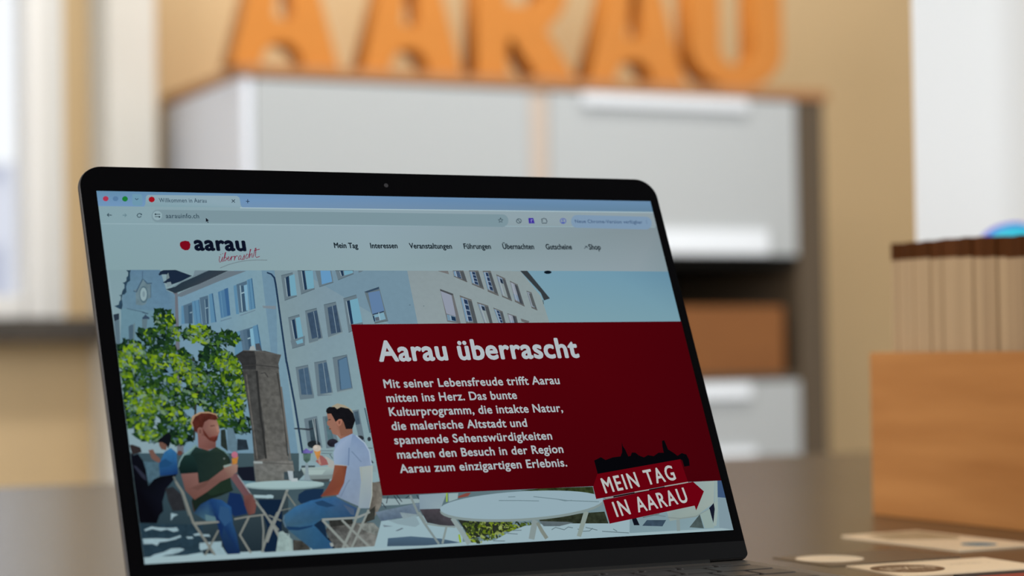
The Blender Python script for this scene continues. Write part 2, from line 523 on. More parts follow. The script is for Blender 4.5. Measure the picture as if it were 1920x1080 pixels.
# lid
lb = bmesh.new()
add_prism(lb, rrect(-0.0075, 0.2918, -0.0142, 0.1925, (0.003, 0.003, 0.0112, 0.0112), 14), lid, -0.0044, -0.0006, 0.0012)
lidp = obj('lid', lb, M['edge'], lap)
gl = bmesh.new()
add_prism(gl, rrect(-0.0070, 0.2913, -0.0056, 0.1920, (0.0, 0.0, 0.0108, 0.0108), 14), lid, -0.0006, -0.0002)
bz = obj('bezel', gl, M['glass'], lap)
ch = bmesh.new()
add_prism(ch, rrect(-0.0070, 0.2913, -0.0139, -0.0056, (0.0025, 0.0025, 0.0, 0.0), 5), lid, -0.0006, -0.0002)
obj('chin_strip', ch, M['chin'], lap)['label'] = 'dark grey strip below the screen'
hg = bmesh.new()
add_cyl(hg, (BX0 + 0.022, HY + 0.003, DT - 0.0012), (BX1 - 0.022, HY + 0.003, DT - 0.0012), 0.0040)
obj('hinge', hg, M['well'], lap)
cm = bmesh.new()
cc = (0.1424, 0.1852)
add_prism(cm, [(cc[0] + 0.0011 * math.cos(t), cc[1] + 0.0011 * math.sin(t)) for t in [2 * math.pi * i / 20 for i in range(20)]], lid, -0.0002, -0.0001)
obj('camera', cm, M['lens'], bz)

# ------------------------------------------------------------------ what the screen shows, traced from image pixels, baked to page units (1440 x 900)
SHAPES = """
bar|98,138,168 104,140,178 104,138,170 98,130,155 112,140,168 112,148,185|0|-0 0 677.2 0 1440 0 1440 31.2 670.8 35.4 0 39.6
bar|128,158,168 128,158,168 138,164,176 138,164,176 138,164,176 138,164,176 138,164,176 138,164,176 128,158,168 128,158,168|0|105 40 109.5 33.7 114 12.5 118.5 8.2 332.2 6.5 338.1 10.7 338.2 32.2 342.7 39.2 342.4 41.3 104.6 42.7
bar|108,150,172|0|82.5 6.9 103.1 7 105.3 13.9 103.5 32.6 99.8 36.9 82.2 36.7 79.5 31.8
bar|172,52,78|0|25.7 19.9 25.2 22 24 23.9 22.4 25.4 20.5 26.3 18.4 26.7 16.4 26.4 14.7 25.5 13.4 24.1 12.7 22.2 12.6 20.2 13.2 18.1 14.3 16.2 15.9 14.7 17.9 13.7 19.9 13.4 21.9 13.7 23.7 14.6 24.9 16 25.7 17.9
bar|88,124,160|0|48.6 19.5 48 21.5 46.9 23.3 45.3 24.7 43.3 25.7 41.2 26 39.2 25.8 37.5 24.9 36.2 23.5 35.5 21.7 35.4 19.7 36 17.7 37.1 15.9 38.7 14.5 40.7 13.5 42.7 13.2 44.8 13.5 46.5 14.3 47.8 15.7 48.5 17.5
bar|28,122,52|0|70.6 19.6 70 21.7 68.8 23.7 67.2 25.2 65.2 26.3 63.1 26.6 61.1 26.3 59.4 25.4 58.1 23.9 57.4 22 57.3 19.8 57.9 17.7 59.1 15.7 60.7 14.2 62.7 13.1 64.8 12.7 66.8 13 68.5 14 69.8 15.5 70.5 17.4
bar|158,18,30|0|134 19.9 131 25.4 125.4 27.7 120.3 25.6 118.8 20.2 121.7 14.6 127.3 12.3 132.4 14.4
bar|38,60,80|0|87.4 18.4 90.9 22.6 91.3 20.8 88.7 17.1
bar|38,60,80|0|90.9 22.6 95.5 18.8 94.6 17.4 91.3 20.8
bar|30,50,65|0|317.7 17.1 324.4 25 325.7 23.8 319 15.8
bar|30,50,65|0|325.8 15.7 316.7 23.9 317.6 25.1 326.7 16.9
bar|30,50,75|0|352.2 21.2 361 21.6 361.3 19.8 352.6 19.5
bar|30,50,75|0|356.8 15.2 355.2 25.9 356.8 25.8 358.4 15.2
bar|132,160,168 140,162,172 141,156,162 141,156,162 140,162,172 132,160,168|0|0 39.6 670.8 35.4 1440 31.2 1440 73.2 663.1 78.6 0.4 83
bar|165,188,196|0|335.4 39.4 670.4 37.6 670.9 35.3 335.8 37.1
bar|165,188,196|0|670.4 37.6 1440 34.1 1440 31.5 670.9 35.3
bar|122,146,155|0|135.9 46.7 130.6 48 125.9 51.7 122.3 57.1 120.5 63.4 120.7 69.6 122.9 74.9 126.8 78.4 131.7 79.6 1004.6 80.5 1010.7 79.1 1016.5 75.2 1021.1 69.5 1023.7 62.7 1024 55.9 1021.9 50.2 1017.7 46.5 1012 45.2
bar|124,150,175|0|1217.8 43.7 1211.2 45.2 1205 49.2 1200.1 55.2 1197.3 62.3 1196.9 69.3 1199 75.2 1203.4 79.1 1209.3 80.4 1406.7 82.9 1413.5 81.4 1419.9 77.3 1425.1 71.2 1428.2 64.1 1428.7 56.9 1426.6 50.9 1422.1 47 1416.1 45.6
bar|142,168,176|0|145.5 61.8 144.5 65.5 142.5 68.9 139.7 71.5 136.4 73.3 132.9 73.9 129.5 73.4 126.6 71.7 124.5 69.1 123.3 65.8 123.3 62.2 124.3 58.5 126.3 55.2 129.1 52.5 132.4 50.8 135.9 50.1 139.3 50.6 142.2 52.3 144.3 54.9 145.5 58.2
bar|30,50,60|0|128.5 59.7 141.4 59.5 141.6 57.9 128.7 58.1
bar|30,50,60|0|127.7 65.8 140.6 65.7 140.8 64.1 127.9 64.3
bar|30,50,60|0|132.3 58.8 132.2 59.5 131.8 60.1 131.3 60.6 130.7 61 130.1 61.1 129.5 61 128.9 60.7 128.6 60.2 128.4 59.6 128.3 58.9 128.5 58.2 128.9 57.6 129.4 57.1 130 56.8 130.6 56.6 131.2 56.7 131.8 57 132.1 57.5 132.3 58.1
bar|30,50,60|0|140.9 65.4 140.7 66.1 140.3 66.7 139.8 67.2 139.2 67.5 138.6 67.6 138 67.5 137.4 67.2 137.1 66.7 136.9 66.1 136.8 65.4 137 64.7 137.4 64.1 137.9 63.6 138.5 63.3 139.1 63.2 139.7 63.3 140.3 63.6 140.6 64.1 140.8 64.7
bar|30,52,66|0|17.6 63.3 28 63.6 28.3 61.7 17.9 61.3
bar|30,52,66|0|21.7 57.1 16.7 62.3 18.4 62.3 22.7 58.5
bar|30,52,66|0|16.7 62.3 20.5 67.4 21.9 65.9 18.4 62.3
bar|95,125,135|0|53 63.2 62.2 63.5 62.5 61.7 53.3 61.3
bar|95,125,135|0|58 58.9 61.5 62.6 63.1 62.6 59.3 57.6
bar|95,125,135|0|61.5 62.6 57.2 65.9 58.1 67.3 63.1 62.6
bar|35,58,72|0|97.5 57.7 93.4 56.2 93.3 58.2 96.8 59.6
bar|35,58,72|0|93.4 56.2 88.2 58.5 89.2 60 93.3 58.2
bar|35,58,72|0|88.2 58.5 86.1 62.8 87.8 62.6 89.2 60
bar|35,58,72|0|86.1 62.8 87.6 67.4 88.8 65.9 87.8 62.6
bar|35,58,72|0|87.6 67.4 92.1 68.5 92 66.6 88.8 65.9
bar|35,58,72|0|92.1 68.5 96.8 65.4 96 63.7 92 66.6
bar|35,58,72|0|98.9 57.1 98.3 61.6 94.6 61.1
bar|12,14,24|0|248.7 66.3 255.4 73.7 251.7 74.2 253.8 78.7 251.8 79.7 250.2 75.2 247.6 77.8
bar|30,48,60|0|1003.1 55.2 1004 60.4 1005.3 59 1004.7 54.6
bar|30,48,60|0|1004 60.4 1008.8 60.1 1010.4 59.6 1005.3 59
bar|30,48,60|0|1008.8 60.1 1004.3 62.9 1005.7 63.4 1010.4 59.6
bar|30,48,60|0|1004.3 62.9 1004.9 67.5 1005.6 68.8 1005.7 63.4
bar|30,48,60|0|1004.9 67.5 1001.9 64.5 1001.5 66.2 1005.6 68.8
bar|30,48,60|0|1001.9 64.5 997.5 67.5 996.3 68.9 1001.5 66.2
bar|30,48,60|0|997.5 67.5 1000.1 63 998.5 63.5 996.3 68.9
bar|30,48,60|0|1000.1 63 996.8 60.3 995.4 59.8 998.5 63.5
bar|30,48,60|0|996.8 60.3 1001.4 60.4 1000.8 59.1 995.4 59.8
bar|30,48,60|0|1001.4 60.4 1004.6 55.2 1003.2 54.6 1000.8 59.1
bar|70,88,98|0|1057.8 62.9 1056.6 65.5 1058.2 66.6 1059.8 63.4
bar|70,88,98|0|1056.6 65.5 1054.4 67.4 1055.2 69.3 1058.2 66.6
bar|70,88,98|0|1054.4 67.4 1051.8 68.3 1051.5 70.5 1055.2 69.3
bar|70,88,98|0|1051.8 68.3 1049.2 68 1048 70.2 1051.5 70.5
bar|70,88,98|0|1049.2 68 1047.3 66.6 1045.4 68.2 1048 70.2
bar|70,88,98|0|1047.3 66.6 1046.6 64.5 1044.3 65.1 1045.4 68.2
bar|70,88,98|0|1046.6 64.5 1047.1 62.1 1045.1 61.6 1044.3 65.1
bar|70,88,98|0|1047.1 62.1 1048.7 60 1047.5 58.4 1045.1 61.6
bar|70,88,98|0|1048.7 60 1051.2 58.5 1051 56.4 1047.5 58.4
bar|70,88,98|0|1051.2 58.5 1053.9 58.2 1054.7 55.9 1051 56.4
bar|70,88,98|0|1053.9 58.2 1056.2 59 1057.8 57.1 1054.7 55.9
bar|70,88,98|0|1056.2 59 1057.6 60.8 1059.7 59.7 1057.8 57.1
bar|70,88,98|0|1057.6 60.8 1057.7 63.5 1059.9 62.8 1059.7 59.7
bar|70,88,98|0|1048.4 59.5 1054.7 68.4 1056.5 67 1050.2 58
bar|60,45,150|0|1080 54.4 1093.8 54.2 1094.3 69.5 1078.3 69.7
bar|140,140,200|0|1085.7 58.3 1090.7 58.2 1091.5 59.9 1087.5 60.5 1086.6 66.7 1085 66.8
bar|45,60,70|0|1116.4 57.7 1121.9 56.9 1121.5 55.1 1116.6 55.7
bar|45,60,70|0|1121.9 56.9 1123.1 54.7 1123.5 52.8 1121.5 55.1
bar|45,60,70|0|1123.1 54.7 1125 56.9 1126.2 55.1 1123.5 52.8
bar|45,60,70|0|1125 56.9 1127.9 57.2 1129.7 55.8 1126.2 55.1
bar|45,60,70|0|1127.9 57.2 1127.9 61.5 1129.8 60.6 1129.7 55.8
bar|45,60,70|0|1127.9 61.5 1129.7 62.9 1131.7 62.6 1129.8 60.6
bar|45,60,70|0|1129.7 62.9 1127.8 64.2 1129.5 64.7 1131.7 62.6
bar|45,60,70|0|1127.8 64.2 1127.7 67.5 1127.9 69.4 1129.5 64.7
bar|45,60,70|0|1127.7 67.5 1115.5 67.7 1114.5 69.6 1127.9 69.4
bar|45,60,70|0|1115.5 67.7 1116.4 64.2 1114.5 63.9 1114.5 69.6
bar|45,60,70|0|1116.4 64.2 1118.5 62.2 1116.5 62.5 1114.5 63.9
bar|45,60,70|0|1118.5 62.2 1116.8 59.7 1114.8 60.5 1116.5 62.5
bar|45,60,70|0|1116.8 59.7 1117.5 56.7 1115.6 56.7 1114.8 60.5
bar|85,100,170|0|1181.9 61.2 1180.4 64.4 1182.1 65.5 1184 61.7
bar|85,100,170|0|1180.4 64.4 1177.8 66.7 1178.5 68.6 1182.1 65.5
bar|85,100,170|0|1177.8 66.7 1174.5 67.8 1174.2 70 1178.5 68.6
bar|85,100,170|0|1174.5 67.8 1171.3 67.5 1170.1 69.6 1174.2 70
bar|85,100,170|0|1171.3 67.5 1169.1 65.8 1167.1 67.4 1170.1 69.6
bar|85,100,170|0|1169.1 65.8 1168.2 63.1 1165.9 63.7 1167.1 67.4
bar|85,100,170|0|1168.2 63.1 1168.9 60.2 1166.8 59.6 1165.9 63.7
bar|85,100,170|0|1168.9 60.2 1171 57.5 1169.7 55.9 1166.8 59.6
bar|85,100,170|0|1171 57.5 1174 55.7 1173.8 53.6 1169.7 55.9
bar|85,100,170|0|1174 55.7 1177.3 55.3 1178.1 53 1173.8 53.6
bar|85,100,170|0|1177.3 55.3 1180.1 56.3 1181.8 54.4 1178.1 53
bar|85,100,170|0|1180.1 56.3 1181.7 58.6 1184 57.4 1181.8 54.4
bar|85,100,170|0|1181.7 58.6 1181.8 61.8 1184.1 61.1 1184 57.4
bar|85,100,170|0|1177.9 59.2 1176.6 61.1 1174.5 61.8 1172.6 61.1 1172.2 59.3 1173.5 57.5 1175.6 56.7 1177.4 57.4
bar|85,100,170|0|1178.9 65.5 1177.2 67.1 1173.7 67.8 1170.4 67.2 1169.4 65.6 1171.2 64 1174.7 63.3 1177.9 63.9
bar|70,95,130|0|1415.3 57.1 1414.5 58.1 1413.3 58.1 1413 57.1 1413.8 56.1 1415 56.1
bar|70,95,130|0|1415.1 61.2 1414.3 62.2 1413.1 62.2 1412.8 61.2 1413.6 60.2 1414.8 60.2
bar|70,95,130|0|1414.9 65.2 1414.1 66.2 1412.9 66.3 1412.6 65.3 1413.4 64.2 1414.6 64.2
header|132,160,168 140,162,172 141,156,162 128,142,148 130,148,155 140,155,162 139,162,168 130,158,164|0|0.4 83 663.1 78.6 1361.4 73 1440 73.2 1440 203.6 1344.7 202.3 641 202.5 4.8 202.7
header|150,176,184|0|1.2 85.9 662.6 81.8 662.9 80.1 1.4 84.3
header|150,176,184|0|662.6 81.8 1434.7 76.5 1435.2 74.7 662.9 80.1
header|120,10,28|0|182.5 128.9 191.7 126.8 200.3 128.7 202.7 136.1 200.3 145.9 195.1 151.3 187.2 151.9 180 147.3 177.2 140 178.2 132.6
header|120,22,55|0|265.8 168.8 267.7 167.1 269.3 166.9 265.6 167.2
header|120,22,55|0|267.7 167.1 264.4 176.1 266 176.2 269.3 166.9
header|120,22,55|0|264.4 176.1 264.8 182.8 266.2 181.7 266 176.2
header|120,22,55|0|264.8 182.8 269.4 181.7 268.2 180.8 266.2 181.7
header|120,22,55|0|269.4 181.7 274.5 171.5 273.1 170.9 268.2 180.8
header|120,22,55|0|274.5 171.5 274.4 167.8 275.9 168.1 273.1 170.9
header|120,22,55|0|274.4 167.8 271.3 177.3 272.8 177.3 275.9 168.1
header|120,22,55|0|271.3 177.3 272.7 181.8 273.1 180.1 272.8 177.3
header|120,22,55|0|272.7 181.8 276.7 178.1 275.3 177.5 273.1 180.1
header|120,22,55|0|276.7 178.1 282.6 162.7 281.1 162.3 275.3 177.5
header|120,22,55|0|282.6 162.7 285 155.5 283.4 155.7 281.1 162.3
header|120,22,55|0|285 155.5 281.4 157.4 282.8 157.8 283.4 155.7
header|120,22,55|0|281.4 157.4 275.7 174.7 277.2 174.9 282.8 157.8
header|120,22,55|0|275.7 174.7 276.2 179.4 277.4 178.1 277.2 174.9
header|120,22,55|0|276.2 179.4 280.5 178.9 279.6 177.6 277.4 178.1
header|120,22,55|0|280.5 178.9 284.3 173 282.8 172.7 279.6 177.6
header|120,22,55|0|284.3 173 283.2 168.1 282.3 169.7 282.8 172.7
header|120,22,55|0|283.2 168.1 278.7 169.6 279.1 171.2 282.3 169.7
header|120,22,55|0|283.2 173.7 286.3 174.6 285.9 173 283.9 172
header|120,22,55|0|286.3 174.6 291 170.1 289.6 169.6 285.9 173
header|120,22,55|0|291 170.1 289.2 166.1 289.5 167.7 289.6 169.6
header|120,22,55|0|289.2 166.1 285.3 171.2 286.8 171.6 289.5 167.7
header|120,22,55|0|285.3 171.2 284.9 177.7 286.4 176.8 286.8 171.6
header|120,22,55|0|284.9 177.7 289.1 178.4 288.4 177 286.4 176.8
header|120,22,55|0|289.1 178.4 293.8 172.7 292.5 171.9 288.4 177
header|120,22,55|0|293.8 172.7 295.5 166 297.1 165.8 292.5 171.9
header|120,22,55|0|295.5 166 291.9 178.3 293.5 178.1 297.1 165.8
header|120,22,55|0|291.9 178.3 296.9 169.7 295.6 168.9 293.5 178.1
header|120,22,55|0|296.9 169.7 300.4 167.2 300.3 165.5 295.6 168.9
header|120,22,55|0|300.4 167.2 302.4 168.7 302.3 167 300.3 165.5
header|120,22,55|0|302.4 168.7 303.8 165.4 305.4 165.3 302.3 167
header|120,22,55|0|303.8 165.4 300.2 177.9 301.8 177.4 305.4 165.3
header|120,22,55|0|300.2 177.9 305.7 169 304.4 168.1 301.8 177.4
header|120,22,55|0|305.7 169 309.3 165.7 309.1 164 304.4 168.1
header|120,22,55|0|309.3 165.7 310.6 167.5 311.8 166.1 309.1 164
header|120,22,55|0|320 166.1 316.8 163.5 317.2 165.1 318.8 167.4
header|120,22,55|0|316.8 163.5 311.8 169.5 313.3 170 317.2 165.1
header|120,22,55|0|311.8 169.5 311.3 176.6 312.8 175.7 313.3 170
header|120,22,55|0|311.3 176.6 315.5 175.6 314.4 174.7 312.8 175.7
header|120,22,55|0|315.5 175.6 319.8 166.6 320.1 164.9 314.4 174.7
header|120,22,55|0|319.8 166.6 316.9 175.3 318.5 175 320.1 164.9
header|120,22,55|0|316.9 175.3 320.8 176.7 319.8 175.5 318.5 175
header|120,22,55|0|320.8 176.7 325.8 168.1 324.5 167.3 319.8 175.5
header|120,22,55|0|325.8 168.1 329.4 162.9 327.9 162.6 324.5 167.3
header|120,22,55|0|329.4 162.9 326 162.7 327.6 162.8 327.9 162.6
header|120,22,55|0|326 162.7 326.4 169.2 328 169.2 327.6 162.8
header|120,22,55|0|326.4 169.2 324.5 174.5 325.5 175.7 328 169.2
header|120,22,55|0|324.5 174.5 322.3 173.3 321.6 175 325.5 175.7
header|120,22,55|0|337.1 161.5 334.1 159.5 334.9 160.9 335.9 162.9
header|120,22,55|0|334.1 159.5 329.6 166.5 331.1 166.8 334.9 160.9
header|120,22,55|0|329.6 166.5 329.6 173.7 330.9 172.5 331.1 166.8
header|120,22,55|0|329.6 173.7 334.7 172.1 333.6 171.1 330.9 172.5
header|120,22,55|0|334.7 172.1 340.6 161.2 339.1 160.6 333.6 171.1
header|120,22,55|0|340.6 161.2 346.7 147.9 345.2 147.6 339.1 160.6
header|120,22,55|0|346.7 147.9 343.4 147.1 344.9 147.5 345.2 147.6
header|120,22,55|0|343.4 147.1 337.5 171.4 339.1 171.3 344.9 147.5
header|120,22,55|0|337.5 171.4 343.7 161.3 342.4 160.5 339.1 171.3
header|120,22,55|0|343.7 161.3 345.9 158.5 347.5 157.9 342.4 160.5
header|120,22,55|0|345.9 158.5 344.2 169.8 345.8 169.3 347.5 157.9
header|120,22,55|0|344.2 169.8 348.5 169.3 347.1 168.8 345.8 169.3
header|120,22,55|0|348.5 169.3 357.7 145 356.2 144.5 347.1 168.8
header|120,22,55|0|357.7 145 358 144.2 359.7 144.2 356.2 144.5
header|120,22,55|0|358 144.2 353 165.8 354.6 165.8 359.7 144.2
header|120,22,55|0|353 165.8 355.8 170.4 356.1 168.6 354.6 165.8
header|120,22,55|0|355.8 170.4 364.4 167.3 364.1 165.7 356.1 168.6
header|120,22,55|0|352.8 152.5 367.1 148.5 367 146.8 352.6 150.9
header|120,22,55|0|270.5 163.7 272 162.2 271.1 161 269.5 162.5
header|120,22,55|0|275.8 161.3 277.5 159.8 276.7 158.5 274.9 159.9
header|105,118,125|0|264.4 198.1 285.5 189.2 285.2 187.8 264.1 196.7
header|105,118,125|0|285.5 189.2 309.1 182.3 309 180.8 285.2 187.8
header|105,118,125|0|309.1 182.3 332.3 178.3 332.4 176.8 309 180.8
header|105,118,125|0|332.3 178.3 355.4 176.7 355.6 175.2 332.4 176.8
header|105,118,125|0|355.4 176.7 381 177.1 381.2 175.5 355.6 175.2
header|40,56,66|0|1216.9 140.1 1226.4 133.3 1225.6 131.9 1216.1 138.8
header|40,56,66|0|1219.6 133.8 1225.3 133.3 1226.7 131.9 1219.9 132
header|40,56,66|0|1225.3 133.3 1224.5 138.7 1226.4 138.4 1226.7 131.9
picture|125,152,160 130,155,162 132,158,166 132,156,164|0|4.8 202.7 273.2 202.7 225 540.6 0 684.3
picture|116,154,172 110,150,170 100,140,162 118,155,168 125,158,168|0|1004.2 202.3 1269 202.5 1440 203.5 1440 346.4 973.7 344.8
picture|90,122,146 92,126,150 98,130,150 105,138,150 100,132,150 95,128,148|0.08|54.1 202.7 122.6 202.5 131 254.5 149.1 263.5 117.3 546.3 0 542.6 21 298.6 28.9 266.1 42.1 234.9
picture|100,135,150|0.05|22.3 298.6 122.7 308.1 142.6 343.8 136.8 387.9 9.2 386.1
picture|42,66,84|0.3|44.5 203.5 55.4 203.2 52 211 50.6 229.7 43.5 234.6 33.9 235.7 41.9 230.4 42.9 222.2 47.2 217 48.6 208.7
picture|42,66,84|0.3|32.4 234.6 43.6 233.7 39.7 243.9 38.5 258.7 33.1 264.7 26.4 264.6 30.3 254.3 35.1 248.3 36.1 239.4
picture|42,66,84|0.3|20.1 266.4 29.1 264.6 25.8 275 26.3 289.8 22.6 301.6 17.4 300.3 6.8 293.4 17.3 289.7 19.6 281.6 23.4 278 24.5 269.1
picture|40,52,66|0|1.9 314.6 15.5 311.1 13.9 326.5 2.4 331.5
picture|88,110,122|0|1.6 332.2 14.2 327.2 9.2 386.1 0 429.2
picture|72,100,125|0|80.7 205.7 82.7 205.6 80.3 224.4 78.4 224.4
picture|102,126,136|0.15|56.4 289.9 59.5 258.8 54.5 255.8 64.7 249.9 73.7 231.9 80.2 223.7 84.8 230.4 89.6 235.7 99.8 235.7 95.7 240.9 92.3 273.8 84.6 275.2 78.9 288.6 70.3 292.2
picture|66,92,112|0|53.9 257.6 61.8 259.3 60.1 256.8 55 254.5
picture|66,92,112|0|61.8 259.3 70 244.6 67.6 243.2 60.1 256.8
picture|66,92,112|0|70 244.6 80.7 226.4 79.2 223.9 67.6 243.2
picture|66,92,112|0|80.7 226.4 83.5 232.3 85.9 230.1 79.2 223.9
picture|66,92,112|0|83.5 232.3 88.1 238.7 89.3 235.6 85.9 230.1
picture|66,92,112|0|88.1 238.7 99.6 238.1 99.8 234.8 89.3 235.6
picture|80,106,118|0|86.9 264.8 85.6 271.5 83.4 277.5 80.7 282.2 77.6 285.3 74.4 286.3 71.5 285.3 69.2 282.2 67.6 277.4 67 271.4 67.3 264.8 68.6 258.1 70.8 252.1 73.5 247.3 76.6 244.2 79.8 243.2 82.7 244.2 85 247.3 86.6 252.1 87.2 258.1
picture|138,162,168|0|84.4 264.1 83.4 269.2 81.7 273.9 79.6 277.5 77.2 279.9 74.7 280.7 72.5 279.9 70.6 277.5 69.4 273.8 68.9 269.2 69.2 264 70.2 258.9 71.8 254.2 74 250.5 76.4 248.2 78.9 247.3 81.1 248.2 82.9 250.5 84.2 254.2 84.7 258.9
picture|118,142,150|0|80.2 263.6 79.8 265.9 79.1 268 78.3 269.6 77.3 270.7 76.3 271 75.4 270.7 74.7 269.6 74.3 268 74.1 265.9 74.3 263.6 74.7 261.3 75.4 259.2 76.2 257.6 77.2 256.5 78.2 256.1 79 256.5 79.7 257.6 80.2 259.2 80.4 261.3
picture|80,104,120|0|95.1 240.9 97.4 240.9 93.4 272.3 91.4 273
picture|26,40,60|0|117.7 213.9 122.8 206.3 130.8 203 159.2 202.4 195.4 217.5 167.1 231.9 145.3 239.5 132 247 142.8 238 124.6 234.9 134.4 228.2 136.3 213.8 126.6 213.9 119.4 216.9
picture|120,140,148|0|134.3 234.2 143.5 232.7 145 242.5 133.5 246.2
picture|110,128,132|0|136.1 215.4 141 209.3 142 222.9 135.3 226.7
picture|62,84,104|0|34.1 300.1 73.4 309.9 73.8 308.6 34.5 298.8
picture|50,70,88|0|67.8 310.3 80.9 314 81.6 312 68.6 308.2
picture|52,70,90|0|66.6 322.5 72.6 317.4 75.2 313 76.6 317.4 82.9 321.9 82.6 326.3 66.7 326.6
picture|92,115,125|0|65.4 326.2 78.3 325.5 72.3 351.9 62.9 351.8
picture|72,96,112|0|32.9 344.2 37.4 340.6 47.1 338.5 37.2 386.5 29.2 386.4
picture|98,122,130|0|44.3 339.2 48.9 334.8 42.1 379.3 38.7 379.3
picture|112,145,165 116,150,168 122,152,166 124,154,165 105,138,158 110,142,160|0.04|149 266.1 298.6 203.3 369.4 203.1 391.4 203.1 378.5 674.5 105.1 664
picture|104,108,116|0|149 266.1 142.8 256.6 155.9 260.7 117 664.4 101.6 663.8
picture|102,116,126|0|149.1 268.7 164.9 258.7 283.5 204.7 326.2 204.6 256.4 231.6 163.3 271
picture|112,132,142|0|197.3 219.1 203.6 203.5 237.2 203.5
picture|38,52,64 44,58,70 50,60,70 40,54,64|0|129.6 251.8 152.2 245.1 168.1 234.5 237.2 203.5 283.6 204 209.3 238.4 165.2 256.4 150 262
picture|90,108,118|0|146 247.2 168.5 233.7 168.1 232.6 145.6 246.2
picture|90,108,118|0|168.5 233.7 197.3 220.1 197.1 218.9 168.1 232.6
picture|90,108,118|0|197.3 220.1 237.3 204 237.1 202.9 197.1 218.9
picture|78,104,124|0|163.4 293.5 187.4 284.2 181.1 338.3 161.6 338.1
picture|58,84,106|0|175.8 293.6 184.5 290.2 179.5 338.3 171.8 338.2
picture|140,170,185|0|177.7 312.4 183.1 310.7 182.8 308.8 177.3 310.5
picture|88,132,162|0|186.1 282.8 203.9 278 201 344 184.2 346.1
picture|70,110,142|0|192.2 281.4 190.3 344.7 191.8 344.5 193.7 281.2
picture|66,100,132|0|201.7 278.5 199 344.1 201 343.9 203.8 278.3
picture|88,132,162|0|160.3 293.5 164.8 293.5 162.2 338.1 154.1 340.2
picture|78,104,124|0|205.1 273.4 226.2 267.2 218.2 339.7 203.2 342.9
picture|58,84,106|0|215.3 278.5 224 275.8 217.3 338.6 210.2 340.8
picture|140,170,185|0|215.5 301.5 222.1 299.3 221.7 297.3 215.2 299.6
picture|135,165,180|0|216.1 278 211.5 338.6 212.8 338.5 217.4 278
picture|88,132,162|0|228.2 264.9 237.9 261.8 236.6 334.8 223.2 336.9
picture|52,86,118|0|235.7 262.4 233.9 334.9 236.4 334.6 238.2 262.1
picture|76,118,152|0|250.5 258.9 276.2 248.2 271.9 318 248.4 325.5
picture|56,96,138|0|266.7 251.4 275.6 248.2 271.5 318 264.4 320.2
picture|100,144,172|0|256.3 257.8 253.3 323.3 254.6 323.2 257.6 257.7
picture|96,122,140|0|246.5 333.7 273.8 325.6 273.5 323.5 246.2 331.6
picture|78,104,124|0|297.2 239.6 323.5 230 314.1 307.9 293.8 312.3
picture|58,84,106|0|308.1 243.7 314.2 242.3 310.7 306.8 302.3 309
picture|150,180,192|0|304.8 242 300.2 309 302.3 308.9 306.8 241.8
picture|150,180,192|0|306.2 263.7 318.6 259.2 318.1 256.6 305.7 261.1
picture|120,164,188|0|314.2 242.3 322.7 239.6 315.9 305.7 310.7 306.8
picture|88,132,162|0|289.7 243 297 240.7 292.6 315 285.5 315.6
picture|88,132,162|0|323.8 228.1 337.4 223.1 333.6 301.2 318.7 305.7
picture|54,92,124|0|335.2 223.6 331.7 301.3 333.8 301.1 337.3 223.4
picture|66,108,140|0|328.2 227 323.6 304 324.9 303.8 329.5 226.9
picture|104,126,142|0|294.7 320.1 332.7 306.8 332.3 304.7 294.3 318.1
picture|78,104,124|0|287.8 357.7 319.8 348.1 314.2 406.7 287.7 408.5
picture|58,84,106|0|304.8 356.3 311.5 354.1 309.3 404.4 303 404.3
picture|150,180,192|0|304 378.8 310.6 376.7 310.2 374.1 303.6 376.3
picture|122,168,190|0|312.3 353 320.4 350.8 317.7 404.5 309.3 404.4
picture|88,132,162|0|320 346.8 333 342 333.3 405.9 318.5 405.7
picture|54,92,124|0|330.6 342.6 330.3 404.9 332.4 404.6 332.7 342.2
picture|92,134,160|0|275.2 361.6 288.5 357.2 289.8 408.5 267 421.5
picture|86,112,132|0|287.8 357.7 295.5 355.5 294.3 406.4 287.7 408.5
picture|106,138,158|0.05|362.9 203.2 397.5 203.1 368 420.9 353.2 420.7
picture|118,132,142|0|351.2 294.5 383.3 294.7 381.9 303.8 352.5 300.2
picture|122,144,152 120,144,158 126,150,160 128,156,164 134,160,166 128,152,158|0.03|394 203.1 560.2 202.7 726.9 203 723 389.9 570.6 740.2 386 674.8
picture|112,140,156|0.03|454 203.6 726.9 203 727.7 343.9 656.1 343.2
picture|134,148,152 136,150,152 138,152,152 136,152,154 138,152,156|0.03|726.9 203 1025.7 203 1066.8 273.3 1074 344.3 727.4 345.3
picture|30,52,78|0|374.2 210.3 383.8 214.6 386.6 211.1 375.8 207.1
picture|30,52,78|0|383.8 214.6 389.1 223.3 393.5 221.4 386.6 211.1
picture|30,52,78|0|389.1 223.3 389.6 240 394.1 239.3 393.5 221.4
picture|30,52,78|0|389.6 240 388.9 269.9 393.3 269.2 394.1 239.3
picture|30,52,78|0|388.9 269.9 386.8 340.6 391.4 339.9 393.3 269.2
picture|30,52,78|0|386.8 340.6 384.4 439.4 389.3 438.8 391.4 339.9
picture|30,52,78|0|384.8 436.8 387.3 541.6 392.2 540.8 389.7 436
picture|30,52,78|0|387.3 541.6 387.2 613.3 392 612.7 392.2 540.8
picture|30,52,78|0|387.2 613.3 386.9 662.3 391.7 661.7 392 612.7
picture|100,118,128|0|408.4 216.5 437.9 209 438.6 270.2 407 281.1
picture|84,102,112|0|408.5 217.5 437.9 210 437.8 208.1 408.4 215.6
picture|84,102,112|0|407.1 281.9 438.7 271 438.4 269.3 406.8 280.2
picture|110,160,180|0|427.8 217.7 441.6 212.8 438.8 267.4 423.9 269.7
picture|30,52,78|0|418.9 221.6 427 217.4 423 269.7 416.8 271
